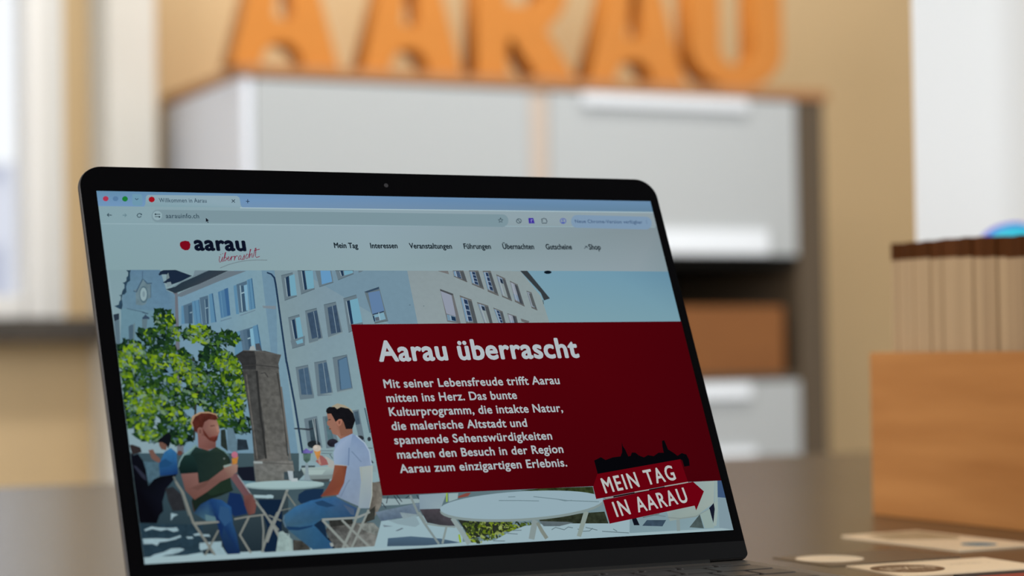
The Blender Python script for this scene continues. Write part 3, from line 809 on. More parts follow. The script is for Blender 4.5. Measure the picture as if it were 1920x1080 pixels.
picture|150,172,182|0|416.3 222.9 414.4 271.1 415.7 270.9 417.7 222.7
picture|100,118,128|0|450.7 203.6 484.8 203.6 485.3 251.3 449.6 265.1
picture|84,102,112|0|450.6 204.6 484.6 204.5 484.9 202.6 450.9 202.7
picture|84,102,112|0|449.8 266 485.4 252.2 485.1 250.5 449.4 264.3
picture|110,160,180|0|468.9 203.6 488.1 203.6 484.3 249 466.9 252.5
picture|30,52,78|0|461.9 203.6 467.2 203.6 466.3 252.5 460.3 254.1
picture|150,172,182|0|459.3 204.9 457.9 254.2 459.2 254 460.6 204.7
picture|100,118,128|0|494.7 203.5 534.5 203.4 534.4 233.9 497.5 246.7
picture|98,148,188|0|507.2 203.5 531.6 203.5 531.8 232.3 504.8 239.7
picture|84,102,112|0|497.7 247.1 534.5 235 534.3 233.3 497.4 245.4
picture|100,118,128|0|544.5 203.4 590.2 203.3 588.8 211.6 547 228.1
picture|84,102,112|0|544.3 204.4 590.1 204.3 590.4 202.3 544.6 202.4
picture|84,102,112|0|547.1 228.9 589 212.4 588.6 210.7 546.8 227.2
picture|110,160,180|0|565.6 203.4 588 203.3 588.1 209.2 565 216.3
picture|30,52,78|0|557.4 203.4 563.4 203.4 563.2 216.3 558.9 217.7
picture|150,172,182|0|554.7 204.8 556.5 218 557.8 217.5 556.1 204.4
picture|100,118,128|0|602.6 203.3 614.9 203.3 608.7 206.8 601.6 208.7
picture|100,118,128|0|408.6 325.6 436.8 317.9 437.9 395.1 405.9 403.6
picture|84,102,112|0|408.7 326.6 436.9 318.8 436.7 317 408.5 324.7
picture|84,102,112|0|406 404.5 438 395.9 437.8 394.2 405.8 402.8
picture|110,160,180|0|426.1 326.5 436.9 323.6 437.4 390.6 422.9 392.6
picture|30,52,78|0|416.7 331.4 423.5 329.2 422.2 391.5 416.8 393
picture|150,172,182|0|414.1 332.6 414.4 393.1 415.7 392.8 415.5 332.4
picture|100,118,128|0|452.3 308.8 481.8 301.7 484.6 379.4 448.6 391.8
picture|56,76,98|0.2|456.8 314.6 481.4 306.7 480.6 377.5 457.6 383.1
picture|130,150,160|0|472.1 310.2 471.9 377.5 473.2 377.3 473.4 310
picture|84,102,112|0|452.4 309.9 481.9 302.8 481.7 300.6 452.3 307.8
picture|126,146,152|0|448.8 393.1 484.8 380.7 484.4 378.1 448.4 390.6
picture|100,118,128|0|500.7 293 531.8 285.8 535.2 364.5 497.5 377.8
picture|56,76,98|0.2|508.8 300 531 293.2 531 363.3 506.1 367.8
picture|130,150,160|0|520.5 295.6 519.6 365.6 521 365.4 521.9 295.3
picture|84,102,112|0|500.8 294.1 531.9 286.9 531.8 284.7 500.7 292
picture|126,146,152|0|497.7 379 535.4 365.8 534.9 363.2 497.3 376.5
picture|100,118,128|0|551.9 277.1 585.8 267.4 589.6 346.7 550.1 364.7
picture|84,102,112|0|552 278 585.9 268.3 585.7 266.5 551.8 276.1
picture|84,102,112|0|550.3 365.5 589.9 347.6 589.4 345.9 549.8 363.9
picture|110,160,180|0|567.1 281.3 587.6 276 588.8 338.7 565.3 343.1
picture|30,52,78|0|559.8 282.9 566.7 281.3 565.5 341.9 559.3 344.1
picture|150,172,182|0|557.1 284.2 556.9 344.2 558.3 344 558.5 283.9
picture|96,112,120|0|607.8 258.6 647 245.8 653.8 335.3 619.1 341.6
picture|94,124,160|0|616.6 261.7 646.4 256.3 649.1 308.9 617.4 317.7
picture|52,72,92|0|607.6 259.4 646.7 246.1 645.7 251.6 613.9 261.7
picture|30,52,78|0|618.1 319.5 632.6 316.1 632.4 313.9 617.9 317.4
picture|30,52,78|0|636.4 315.2 647.5 311.5 647.2 309.4 636.1 313
picture|120,160,178|0|620.7 320 646.5 313.6 648.6 331.1 620.6 337
picture|30,52,78|0|617.2 323.1 620.7 322.4 621.5 336.3 618.1 337
picture|88,98,110|0|621.7 327 632.2 324.8 632.3 334 622.4 335.5
picture|150,176,186|0|632.5 314.9 632.7 334.3 634.9 333.8 634.7 314.5
picture|86,98,102|0|618.5 340.9 654 334.2 653.6 336.2 618.9 342.7
picture|100,118,128|0|406.4 451.8 437.3 446.2 439.1 524.9 403.8 530.2
picture|66,90,112|0.15|412.2 457.1 435.7 451.7 435.5 522.1 409.1 525.9
picture|126,146,152|0|403.8 531.8 439.1 526.5 439 523.4 403.8 528.6
picture|86,104,114|0|406.5 452.9 437.3 447.2 437.3 445.1 406.4 450.8
picture|100,118,128|0|452.9 440.5 483.3 435.1 485.6 517.5 447.3 523.4
picture|66,90,112|0.15|461.7 444.2 483.3 439.3 482.7 515 455.4 518.5
picture|126,146,152|0|447.3 525 485.6 519.1 485.6 515.9 447.3 521.9
picture|86,104,114|0|452.9 441.6 483.4 436.2 483.3 434.1 452.9 439.5
picture|100,118,128|0|499.5 429.1 536.3 422 535.6 508.3 495.9 516
picture|66,90,112|0.15|510.4 434.6 535 425.5 533.9 504.8 504.3 510
picture|126,146,152|0|496 517.6 535.7 509.9 535.5 506.8 495.8 514.5
picture|86,104,114|0|499.6 430.2 536.3 423 536.3 420.9 499.5 428
picture|84,116,142|0|513.5 436.4 533.6 427.9 532.8 504.8 507.2 508.7
picture|130,150,160|0|473.3 441 470.9 515.5 472.2 515.4 474.6 440.8
picture|110,130,145|0|424.7 452.3 422.3 522.9 423.4 522.8 425.9 452.1
picture|100,118,128|0|404.6 383.9 441.6 372 438.3 392.4 406.8 401.7
picture|110,160,180|0|417 385.8 434.8 379 434.4 389.5 419.8 393.5
picture|100,118,128|0|449 382.7 473 375.9 471.5 384.7 449.7 390.4
picture|100,118,128|0|405.9 578.6 437.8 572.7 438.1 650.5 404 650.9
picture|52,70,80|0.2|415.5 584 434.4 579.4 433.2 636.8 413 639.5
picture|150,168,172|0|425 581 425.5 638.4 427.2 638.2 426.8 580.7
picture|34,42,46|0.5|434.9 642 433.7 644.8 431 647.3 427.2 649.3 422.7 650.4 417.8 650.7 413 650.1 408.9 648.6 405.7 646.4 404 643.8 403.7 640.8 404.9 638 407.5 635.5 411.3 633.5 415.9 632.3 420.8 632 425.6 632.7 429.7 634.2 432.9 636.3 434.7 639
picture|100,118,128|0|450.7 574.8 467.1 571.9 480.7 648.6 447 652.5
picture|78,104,112|0.2|456.4 576.7 464.9 575.2 468.7 641.5 453.3 644.3
picture|38,38,48|0.5|477.2 640.1 476 643.2 473.7 645.9 470.4 648 466.5 649.3 462.3 649.7 458.4 649 454.9 647.5 452.4 645.1 451 642.3 450.9 639.1 452.1 636.1 454.4 633.3 457.7 631.2 461.6 629.9 465.7 629.5 469.7 630.2 473.1 631.7 475.7 634.1 477.1 636.9
picture|100,118,128|0|524.6 562.1 540.7 559.2 542 641.6 529.5 645.5
picture|66,86,100|0.2|527.9 565.5 538.4 563.5 538.2 595.5 527.1 597.4
picture|42,48,54|0.5|540.7 630.7 539.9 632.7 538.4 634.4 536.2 635.8 533.7 636.6 531 636.9 528.4 636.5 526.2 635.5 524.5 633.9 523.6 632.1 523.6 630.1 524.3 628.1 525.9 626.3 528 624.9 530.6 624.1 533.3 623.8 535.9 624.3 538.1 625.3 539.7 626.8 540.6 628.6
picture|70,92,104|0|554.3 556.6 556.4 618.4 559.7 617.8 557.6 556
picture|44,50,56|0|557.5 633.4 556.9 635.1 556.1 636.6 554.9 637.7 553.6 638.5 552.2 638.7 550.9 638.4 549.9 637.6 549.1 636.3 548.8 634.8 548.9 633.1 549.4 631.4 550.3 630 551.4 628.8 552.8 628 554.1 627.8 555.4 628.1 556.5 629 557.2 630.2 557.5 631.7
picture|100,118,128|0|404.5 519.2 439.4 520 438 528.8 404.5 531.9
picture|100,118,128|0|445.8 520.2 482.1 521.1 483 522 448.3 524.2
picture|86,100,110|0|423.1 657.9 463 659.4 463.2 658.1 423.3 656.6
picture|70,84,92|0|432.6 664.3 457.6 666.3 457.9 665 432.8 663
picture|50,64,74|0|451.6 667 457.2 677.9 458.5 677.1 453 666.1
picture|80,96,104|0|544.8 655.7 557.6 656.6 558 654.8 545.2 653.9
picture|60,70,80|0|544.8 684.3 550.7 693.2 554.1 690.8 548.1 681.9
picture|128,150,156|0|537.4 697.9 556.6 698.6 556 713.7 536.9 712.9
picture|112,112,112|0|806.2 203.3 832.7 203.3 833.6 212.6 807.8 204.5
picture|104,106,106|0|845.6 203.2 873.6 203.2 877.6 233.3 845.3 217.7
picture|120,140,160|0|846.7 204 863 204.4 865.1 225 846.6 216.8
picture|76,82,86|0|864.2 204.7 873.2 205 876.7 231.5 866.5 226.8
picture|36,54,82|0|853.5 204.7 862 205.1 862.3 208.8 853.6 207.7
picture|36,54,82|0|853.7 208.7 862.4 210 862.8 213.8 853.8 211.7
picture|36,54,82|0|853.9 212.6 862.9 215 863.3 218.8 854 215.7
picture|36,54,82|0|854.1 216.6 863.4 219.9 863.7 223.7 854.2 219.6
picture|112,144,168|0|847 204 851.2 204.1 851.7 219.1 847 217
picture|92,92,92|0|845.4 204.1 873.4 204 873.7 202.3 845.7 202.4
picture|88,88,88|0|844.7 218.7 877 234.3 878.2 232.3 846 216.7
picture|160,170,182|0|851.5 204.1 852.2 220.2 853.8 219.8 853.1 203.7
picture|104,106,106|0|887.9 203.1 913.2 203.1 918.3 252.9 888.7 238.8
picture|120,140,160|0|889 204.9 903.8 205.3 906.7 243.1 889.8 235.8
picture|76,82,86|0|904.8 205.8 913 206 917.4 250.2 908 245.9
picture|36,54,82|0|895.1 206.3 902.8 206.6 903.4 213.6 895.5 212.6
picture|36,54,82|0|895.6 214.6 903.5 215.8 904 222.9 895.9 221
picture|36,54,82|0|896 223 904.2 225.1 904.7 232.1 896.3 229.3
picture|36,54,82|0|896.4 231.3 904.9 234.3 905.4 241.3 896.7 237.6
picture|112,144,168|0|889.2 204.9 893 205 894.4 237.8 890 235.9
picture|92,92,92|0|887.7 204 913 203.9 913.4 202.2 888.1 202.3
picture|88,88,88|0|888.1 239.8 917.7 253.9 918.9 251.9 889.3 237.8
picture|160,170,182|0|893.2 204.9 894.8 239.3 896.4 238.9 894.8 204.5
picture|104,106,106|0|924.6 203.8 945.8 203.8 953.4 270.6 926.8 258
picture|120,140,160|0|925.6 206.6 938 206.9 942.7 259.6 927.6 253.1
picture|76,82,86|0|938.9 207.6 945.8 207.8 952.5 267 944.1 263.2
picture|36,54,82|0|930.8 208.4 937.3 208.7 938.2 218.6 931.4 217.7
picture|36,54,82|0|931.6 220.6 938.4 221.7 939.3 231.5 932.2 229.9
picture|36,54,82|0|932.4 232.7 939.6 234.6 940.4 244.5 933 242
picture|36,54,82|0|933.2 244.8 940.7 247.5 941.5 257.3 933.8 254.1
picture|112,144,168|0|925.8 206.6 929 206.7 931.8 254.9 927.9 253.2
picture|92,92,92|0|924.4 204.7 945.6 204.7 946 202.9 924.8 203
picture|88,88,88|0|926.2 259 952.8 271.6 954 269.6 927.4 257
picture|160,170,182|0|929 206.3 932.1 256.7 933.7 256.3 930.6 205.9
picture|104,106,106|0|958.5 213.2 980.2 224.3 985.9 284.4 961.8 272.6
picture|120,140,160|0|959.6 216.7 972.2 223.1 976.3 274 962.4 267.1
picture|76,82,86|0|973.1 224.1 980.1 227.7 985.2 281.2 977.5 277.4
picture|134,148,150|0|961.7 232.2 973.4 238.1 976.5 276.9 964.1 270.8
picture|34,48,66|0|965.5 223.7 971.7 226.8 972.6 238.8 966.3 235.7
picture|92,92,92|0|958 214 979.7 225.1 980.7 223.5 959 212.4
picture|88,88,88|0|961.2 273.6 985.3 285.4 986.6 283.4 962.5 271.6
picture|160,170,182|0|963.1 218.5 966.5 270.9 968.1 270.5 964.7 218.1
picture|104,106,106|0|991.2 231 1010.4 241.3 1016.4 299.4 993.3 286
picture|120,140,160|0|992.1 234.2 1003.3 240.2 1007.2 288.7 994 281.1
picture|76,82,86|0|1004.1 241.2 1010.3 244.5 1015.7 296.3 1008.3 292
picture|138,146,158|0|992 233.6 1004.8 240.5 1007.5 272.6 993.3 264.5
picture|60,66,74|0|1002 239.5 1006.8 242.1 1011.5 293.9 1005.8 290.6
picture|92,92,92|0|990.7 231.8 1009.8 242 1010.9 240.5 991.7 230.2
picture|88,88,88|0|992.7 287 1015.7 300.4 1017.1 298.5 994 285.1
picture|160,170,182|0|995.1 235.9 997.8 285 999.4 284.6 996.7 235.5
picture|104,106,106|0|1030.5 258.2 1043.1 263 1048.3 310.2 1034.3 303.1
picture|120,140,160|0|1031.2 260.7 1038.5 263.5 1042.5 302.9 1034.5 298.9
picture|76,82,86|0|1039.1 264.2 1043.2 265.8 1047.8 307.7 1043.3 305.5
picture|84,90,92|0|1032.1 263.2 1043 267.5 1046.8 302.8 1035.1 297
picture|92,92,92|0|1030 259.1 1042.6 263.8 1043.6 262.2 1030.9 257.4
picture|88,88,88|0|1033.6 304 1047.7 311.2 1049 309.2 1035 302.1
picture|160,170,182|0|1032.9 261.4 1036.5 301.4 1038.1 300.9 1034.5 261
picture|104,106,108|0|802 251.9 834 265 838 344.9 804 338.9
picture|140,148,164|0|802.4 256.2 828.8 265.9 829.1 325.7 805.9 317.8
picture|110,140,160|0|806.3 319.8 828 326.6 827.4 339.1 805.5 336
picture|30,52,78|0|817.1 324.6 827.2 327.6 827 338.1 816.9 335.2
picture|150,164,176|0|813.6 321.9 813.8 337.2 815.5 336.9 815.3 321.6
picture|72,76,80|0|802.3 252.3 834 265.4 830.8 269.8 801.7 257.2
picture|104,106,106|0|850 270.3 879.1 282 882.3 347.3 852.1 347
picture|120,140,160|0|851.3 274.6 868.2 281 870.5 340.2 853.1 339.4
picture|76,82,86|0|869.4 282.2 878.7 285.7 881.5 344 871.8 343.7
picture|36,54,82|0|858.3 279.5 867.1 282.7 867.5 294 858.7 291.3
picture|36,54,82|0|858.8 295 867.7 297.5 868.1 308.7 859.2 306.7
picture|36,54,82|0|859.3 310.4 868.2 312.2 868.7 323.4 859.7 322.2
picture|36,54,82|0|859.8 325.8 868.8 326.9 869.2 338.1 860.2 337.5
picture|112,144,168|0|851.6 274.7 855.9 276.4 857.9 339.6 853.4 339.4
picture|92,92,92|0|849.5 271.1 878.7 282.8 879.6 281.2 850.4 269.5
picture|88,88,88|0|851.9 348 882 348.3 882.5 346.2 852.3 345.9
picture|160,170,182|0|856.3 276.2 858.4 341.3 859.9 341 857.9 275.9
picture|104,106,106|0|891.9 288.5 919.6 298.3 922.1 347.6 900.2 347.4
picture|120,140,160|0|893.4 291.8 909.3 297.2 913.3 342.3 900.3 341.6
picture|76,82,86|0|910.4 298.1 919.2 301.1 921.5 345.2 914.4 344.9
picture|134,148,150|0|897 306.9 910.5 310.5 913.5 344.9 902 344.6
picture|34,48,66|0|901 298.2 908.5 300.6 909.5 311.3 902.3 309.4
picture|92,92,92|0|891.4 289.3 919.1 299.1 920 297.5 892.3 287.7
picture|88,88,88|0|900 348.5 921.8 348.7 922.3 346.6 900.5 346.4
picture|160,170,182|0|898 293.3 904.1 343.2 905.7 342.7 899.6 292.9
picture|104,106,106|0|931.9 303.6 954.6 314.1 956.4 348 938.3 347.8
picture|120,140,160|0|933.1 306.2 946.1 312 949.1 344.1 938.4 343.4
picture|76,82,86|0|947.1 312.8 954.2 315.9 955.9 346.3 950.1 346
picture|36,54,82|0|938.6 309.9 945.3 312.7 945.9 318.9 939.4 316.5
picture|36,54,82|0|939.7 318.5 946.1 320.8 946.7 326.9 940.5 325.2
picture|36,54,82|0|940.8 327.2 946.9 328.8 947.5 334.9 941.6 333.8
picture|36,54,82|0|941.8 335.9 947.7 336.8 948.3 342.9 942.7 342.5
picture|112,144,168|0|933.3 306.3 936.7 307.8 941.3 343.6 938.5 343.4
picture|92,92,92|0|931.4 304.4 954.1 314.9 955.1 313.3 932.3 302.8
picture|88,88,88|0|938 348.9 956.2 349 956.6 346.9 938.5 346.7
picture|160,170,182|0|936.7 308.1 941.4 344.8 943 344.3 938.3 307.6
picture|104,106,106|0|965.8 319 988.3 327.3 989 348.3 967.9 348.1
picture|120,140,160|0|966.8 320.8 979.8 325.4 980.8 345.8 968.5 345.2
picture|76,82,86|0|980.7 325.9 987.9 328.4 988.5 347.2 981.8 347
picture|138,146,158|0|966.8 320.5 981.6 325.8 982.2 338.9 967.9 336.6
picture|60,66,74|0|978.3 324.8 983.9 326.8 984.7 347.1 979.4 347
picture|92,92,92|0|965.4 319.8 987.9 328.1 988.8 326.5 966.3 318.2
picture|88,88,88|0|967.7 349.1 988.8 349.3 989.2 347.2 968.1 347
picture|160,170,182|0|970.5 322.3 972 346.2 973.6 345.8 972.1 321.9
picture|100,102,104|0|998.2 332.5 1020.4 340 1015.4 346.6 999.3 340.6
picture|52,58,62|0|1025.3 202.8 1044.5 202.8 1089.5 278.6 1072.1 284 1067.8 263.7
picture|44,50,56|0|1068.8 282.5 1068.1 294.3 1069.6 294.1 1070.3 282.3
picture|10,22,34|0|1110 206.6 1109.1 208 1107.4 209.3 1104.9 210.3 1101.9 211 1098.6 211.2 1095.5 211 1092.8 210.4 1090.7 209.3 1089.6 208.1 1089.4 206.6 1090.2 205.2 1091.9 203.9 1094.4 202.9 1097.5 202.3 1100.7 202 1103.8 202.2 1106.6 202.9 1108.6 203.9 1109.8 205.2
picture|92,118,130|0|718.4 294.7 718.2 295.1 717.8 295.5 717.3 295.8 716.7 296 716 296.1 715.3 296 714.8 295.8 714.4 295.5 714.2 295.1 714.1 294.6 714.3 294.2 714.7 293.8 715.2 293.5 715.9 293.3 716.5 293.2 717.2 293.3 717.7 293.5 718.1 293.8 718.4 294.2
picture|106,122,130|0|753 297.4 752.8 297.8 752.5 298.2 752.1 298.5 751.7 298.7 751.2 298.8 750.7 298.7 750.4 298.5 750.1 298.2 749.9 297.8 749.9 297.3 750.1 296.9 750.4 296.5 750.8 296.2 751.3 296 751.7 295.9 752.2 296 752.6 296.2 752.9 296.5 753 296.9
picture|58,80,90 66,86,92 52,66,72 28,40,48 26,42,52|0|0 647.3 380.5 661.7 364.3 762.8 342.6 898.5 0 897.4
picture|60,80,88 70,90,96 132,156,164 132,158,166 80,100,108|0|345.7 724.1 570.6 740.2 1440 768.9 1440 898.5 318.4 897.1
people|TREE|0|
people|36,56,68|0.25|0 808.8 137.8 818.3 125.5 900 0.7 900
people|146,172,180|0.1|8.4 822.8 25.3 816.9 36.7 819.8 58 822 77.4 823 81.9 830 70.8 831.7 57.6 825.4 44.3 828 25.6 822.6 10.1 826.7
people|146,172,180|0.1|2.7 843.6 31.5 844.1 61.3 846.8 84.9 840.3 85.5 843.7 74 848.6 51.9 852.4 37.8 853.3 31.5 860.7 21.5 855.7 3.3 855.8
people|146,172,180|0.1|22.6 880.1 43.5 875.8 60.5 869 79 868.4 89.3 871.8 77.9 876.7 55.6 882.1 37 885.4 10.5 891.6 3.7 895.6 5.5 889.1
people|146,172,180|0.1|98.4 844.4 109.3 844.4 113.1 848.5 102.1 849
people|146,172,180|0.1|50.1 891.7 104 883.8 129.2 880.8 126.4 900 59.1 896.6
people|146,172,180|0.1|113.2 839.6 126.7 836.9 127 842.5 116 843.1
people|150,176,182|0|0 885.3 518.7 886.2 515.9 900 0 900
people|140,166,174|0.1|124.2 859.9 141.8 859.1 173.4 859 171.6 871.5 147 871.9 125.2 877.8 122.5 872.3
people|140,166,174|0.1|147 871.9 173.4 871.6 182.8 891.9 151.2 891.9
people|140,166,174|0.1|60.1 872.3 81.3 869.1 89.4 873.1 76.5 878.6 58.7 882.9
people|140,166,174|0.1|66.6 822.7 78.9 821.6 83.1 829 69.2 829.1
people|140,166,174|0.1|71 788.7 86.1 793.1 75 798 68.7 806.6
people|140,166,174|0.1|63.6 845.8 85.1 839.8 86.3 844.4 68.3 849.6
people|140,166,174|0.1|96.7 844 110.6 844.8 111.7 849.3 99.6 848.7
people|140,166,174|0.1|113 839.5 147.8 841.4 150.5 847 133.2 845.1
people|70,98,112|0.2|26.4 667.9 61.2 671.4 56.8 706.1 36.6 718.2 29 713.6
people|12,14,22 10,12,18 14,16,26 8,8,14|0|0 644.7 5.6 652.9 16.3 650 24.7 665.6 29.2 687.6 29.7 724.4 43.9 709.9 59.1 704 96 700.1 84.5 716 67.9 732.6 55.8 762.2 55.1 783.7 45.8 791.8 37.3 810.5 0 807.8 0 724.4
people|46,40,40|0|0 628.6 6.6 627.8 23.3 634.9 25 646 14.3 648.8 3.7 651.7
people|40,44,58|0|1.8 675.6 8.7 678 26.5 700.5 26.9 713.5 17.8 704.4
people|40,42,46|0.2|65.8 732.5 82.8 728.9 99.2 747 104.6 784 75.6 784.7 68.4 760.7
people|92,100,98|0|85.7 706.1 91.2 728.3 95.7 726.2 90.3 704.4
people|92,100,98|0|91.2 728.3 98 739.2 102.6 737.6 95.7 726.2
people|92,100,98|0|98 739.2 107.8 797.7 112.5 796.5 102.6 737.6
people|108,80,72|0|40 642.1 50.6 640.3 55.2 653.6 63.3 662.7 63 673.7 53.2 668.9 44.8 662
people|104,76,66|0|65.5 624.3 77.9 622.6 83.1 630.5 79.4 643.6 69.3 641 65.7 633.2
people|14,18,24|0|65.6 617.7 75.1 611.4 84.5 604 91.9 603.1 95.1 611 89.4 630.7 84.4 640.4 81.1 630.4 73.4 624.6 65.5 624.3
people|44,96,140 48,104,150 46,100,148 20,48,96 26,58,104 38,84,128|0.1|74.6 647.8 90.5 638.5 101.6 649.9 98.1 700.2 58.2 702.9 58.7 677.9
people|30,70,110|0|60.2 671.4 74.7 663.2 89.9 674.7 76.4 682.9 59.5 684.4
people|92,62,56|0|114.8 651.5 114.2 653.2 113.2 654.8 111.7 656 110 656.8 108.2 657 106.4 656.6 104.9 655.8 103.7 654.4 103.1 652.8 103.1 651 103.6 649.3 104.6 647.7 106.1 646.5 107.8 645.8 109.7 645.6 111.4 645.9 113 646.8 114.1 648.1 114.7 649.7
people|150,160,162|0|306.7 398.2 315.4 394.8 318.5 407 301.9 408.5
people|70,76,84|0|319.2 391.4 329.3 389.8 332.9 409 318.5 407
people|76,76,74 88,88,85 98,98,95 106,106,102 104,102,98 88,88,84|0.35|279.5 454.5 365.1 456.2 354.9 677.4 360.3 684.2 273.7 684.1 279.6 601.5
people|66,67,66|0.35|279.5 454.5 311.2 455.2 310 602.5 297.9 671.8 275.3 677.6 279.6 601.5
people|44,45,45|0|309.8 458.8 301.9 575.7 307 575.3 314.9 458.4
people|44,45,45|0|301.9 575.7 302.7 602.6 307.7 602.1 307 575.3
people|44,45,45|0|302.7 602.6 299.2 672.2 304.2 671.8 307.7 602.1
people|94,92,88|0.3|285.2 466.8 282.8 548.2 286 547.9 288.3 466.5
people|94,92,88|0.3|282.8 548.2 280.4 671.4 283.5 671.1 286 547.9
people|60,60,58|0|358.6 465 357.4 577.4 361.2 577 362.4 464.5
people|60,60,58|0|357.4 577.4 351.4 667.4 355.1 667.2 361.2 577
people|104,102,98|0|362.1 499.3 358.1 604.3 361.9 603.9 365.9 498.9
people|104,102,98|0|358.1 604.3 356.2 677.7 360 677.3 361.9 603.9
people|58,58,58|0|321.2 466.9 330.4 464.6 331.9 462.3 321 464.4
people|58,58,58|0|330.4 464.6 335.8 476 338.1 474.5 331.9 462.3
people|48,49,50|0.3|268.4 419 289.1 406.9 315 408 314.7 436.3 311.2 455.2 279.5 454.5 278.9 440.8
people|78,78,76|0.3|315 408 339.5 409.1 376.4 420.1 366.3 442.4 366.1 456.2 311.2 455.2 314.7 436.3
people|56,56,56|0|278.1 447 312.7 444.9 313.1 442.8 278.2 444.9
people|56,56,56|0|312.7 444.9 365.6 452.1 366.2 450 313.1 442.8
people|92,92,90|0|288.8 408.4 314.7 409.5 315.1 407.9 289.1 406.8
people|92,92,90|0|314.7 409.5 376.1 420.9 376.6 419.3 315.1 407.9
people|104,106,104 112,112,108 108,110,106 96,98,94|0.3|272 678.1 362.7 679.3 362.1 733.7 269.8 731.3
people|146,156,156|0|272.2 676.8 292.1 678.2 292.9 683.5 272.3 682.7
people|80,80,78|0|293 682.4 362.8 688.5 363.2 686.7 293.4 680.7
people|22,26,38|0|233.1 689.9 270.8 689.3 269 729.2 243.3 723.9 232 704.6
people|96,130,142|0|239.6 721.6 269.6 725 268.3 733.4 242.1 732.2
people|92,118,132|0.1|223.5 594.3 237.4 596.8 242.8 643.9 236.3 660.6 217.9 647.2
people|36,48,58|0.3|242.9 622.6 264 625.5 265.6 648.9 238.9 650.1
people|38,48,44|0.3|208.4 600.2 218.8 598.4 217.3 651.4 203 638.2
people|58,72,78|0.2|338.4 704.8 375.8 704.2 382 691.7 413.2 692.9 412.1 699.3 394.4 704.9 370.4 725.2 335.4 723.7
people|150,170,168 152,172,170 120,134,138 112,124,126|0|379.1 696.9 455.7 696.8 450.6 726.5 387.2 723.8
people|156,176,174|0|394.8 702.8 436.4 704.5 426.3 714.8 395 714.5
people|118,132,132|0|388.1 718.5 452.4 715.9 447.5 726.3 397.2 726.3
people|66,72,74|0|395.3 725.2 443.3 726.2 437.9 733.4 410.9 732.2
people|100,92,158|0.4|389.5 657.8 399.1 650.6 408.3 658.4 415.3 654.4 411.8 662.9 400 664.6 390.8 663.2
people|74,100,92|0.5|389.7 663.1 408.6 662.8 403.8 679.7 394.3 686.8 388.2 679.1
people|130,148,156|0|391.1 686.7 397.4 686.9 395.1 713.5 397.1 727.4 380.5 726.6 387.3 713.2
people|44,50,58|0|389.6 604.4 412.4 607.9 413 603.5 390.4 601.2
people|44,50,58|0|412.4 607.9 424.9 604.1 424.7 601.6 413 603.5
people|40,46,54|0|390 602.6 389.6 603.1 388.7 603.6 387.2 603.9 385.4 604.1 383.5 604.1 381.6 604 379.8 603.7 378.5 603.2 377.7 602.7 377.5 602.2 377.9 601.7 378.8 601.2 380.3 600.9 382.1 600.7 384 600.7 386 600.8 387.7 601.1 389 601.5 389.8 602.1
people|140,150,155|0|429.3 579.1 424.9 641.9 426.7 641.8 431.1 579
people|160,172,178|0|346.9 703 359.2 703.9 357.4 725.7 347.6 725.2
people|16,34,56|0|269.8 767.3 325.7 769.9 309.2 852 290.2 892.7 263.6 891.2 279.8 832.1
people|24,46,72|0|363.9 759.5 380.2 750 402.7 748.2 424.8 749.2 415.7 770.4 365.8 782 359.9 773.3
people|112,108,100 118,116,108 108,104,96 84,80,74|0.3|539.2 740 560.6 737.1 559.1 777 552 795.6 537 815.6 527.6 826.4 522.2 803.6
people|92,92,88 110,112,108 124,126,122 116,118,114 84,86,84 60,62,62|0.5|422.1 832.2 524.4 833.7 543.4 853.4 545 875.9 538.6 890.4 507.3 897.9 424.7 893.2 412.3 846.5
people|120,126,122|0.5|490.2 835.7 527.9 834.9 541.2 855.2 535.2 867.9 500.6 851.2
people|44,46,44|0.3|423.4 823.9 479.2 823.9 479.1 835.1 424.5 839.7
people|52,54,50|0.2|511.2 812.5 538.8 795 531.3 826.6 499.5 836.2
people|60,60,56|0.5|334.4 864.3 360.9 869.4 371.8 892 330.2 890.5
people|120,128,124|0|233.5 724.6 277.7 802.3 282.3 799.5 238 721.6
people|120,128,124|0|277.7 802.3 300.9 851.1 305.5 848.5 282.3 799.5
people|128,134,130|0|338.3 743.3 314.7 788.7 319.5 791 343.7 745.7
people|128,134,130|0|314.7 788.7 290.2 831.7 294.4 833.8 319.5 791
people|128,134,130|0|290.2 831.7 272.4 865.5 276.7 867.4 294.4 833.8
people|112,118,112|0|332.7 752.7 350.7 787 354 785 336 750.6
people|128,134,130|0|272.9 792.8 292.1 832.2 296.7 829.9 277.4 790.2
people|128,134,130|0|292.1 832.2 310.7 886 315.4 884 296.7 829.9
people|110,118,114|0|286.6 806.7 313.3 820.9 315.3 817.6 288.5 803.3
people|104,110,106|0|316.3 796.6 340.7 792.2 340.5 789.8 316.1 794.1
people|140,162,160|0.2|304.9 844.4 314.2 843.1 332.6 864.2 330.1 891.4 290.2 892.7
people|150,170,168|0|313 849.7 325.3 851.5 327.7 850.7 313.7 847.3
people|150,170,168|0|325.3 851.5 323.2 893 325.7 892.8 327.7 850.7
people|132,156,158|0|426.7 739.9 424.4 741.9 418.2 743.6 408.3 745.1 395.1 746.3 379.4 747 361.8 747.4 343.1 747.3 324.1 746.8 305.6 745.8 288.4 744.6 273.3 743 260.9 741.2 251.8 739.2 246.2 737.2 244.5 735.2 246.7 733.3 252.8 731.5 262.4 730.1 275.2 728.9 290.6 728.1 308 727.8 326.7 727.8 345.8 728.3 364.4 729.2 381.8 730.4 397.2 732 409.9 733.8 419.3 735.8 425 737.9
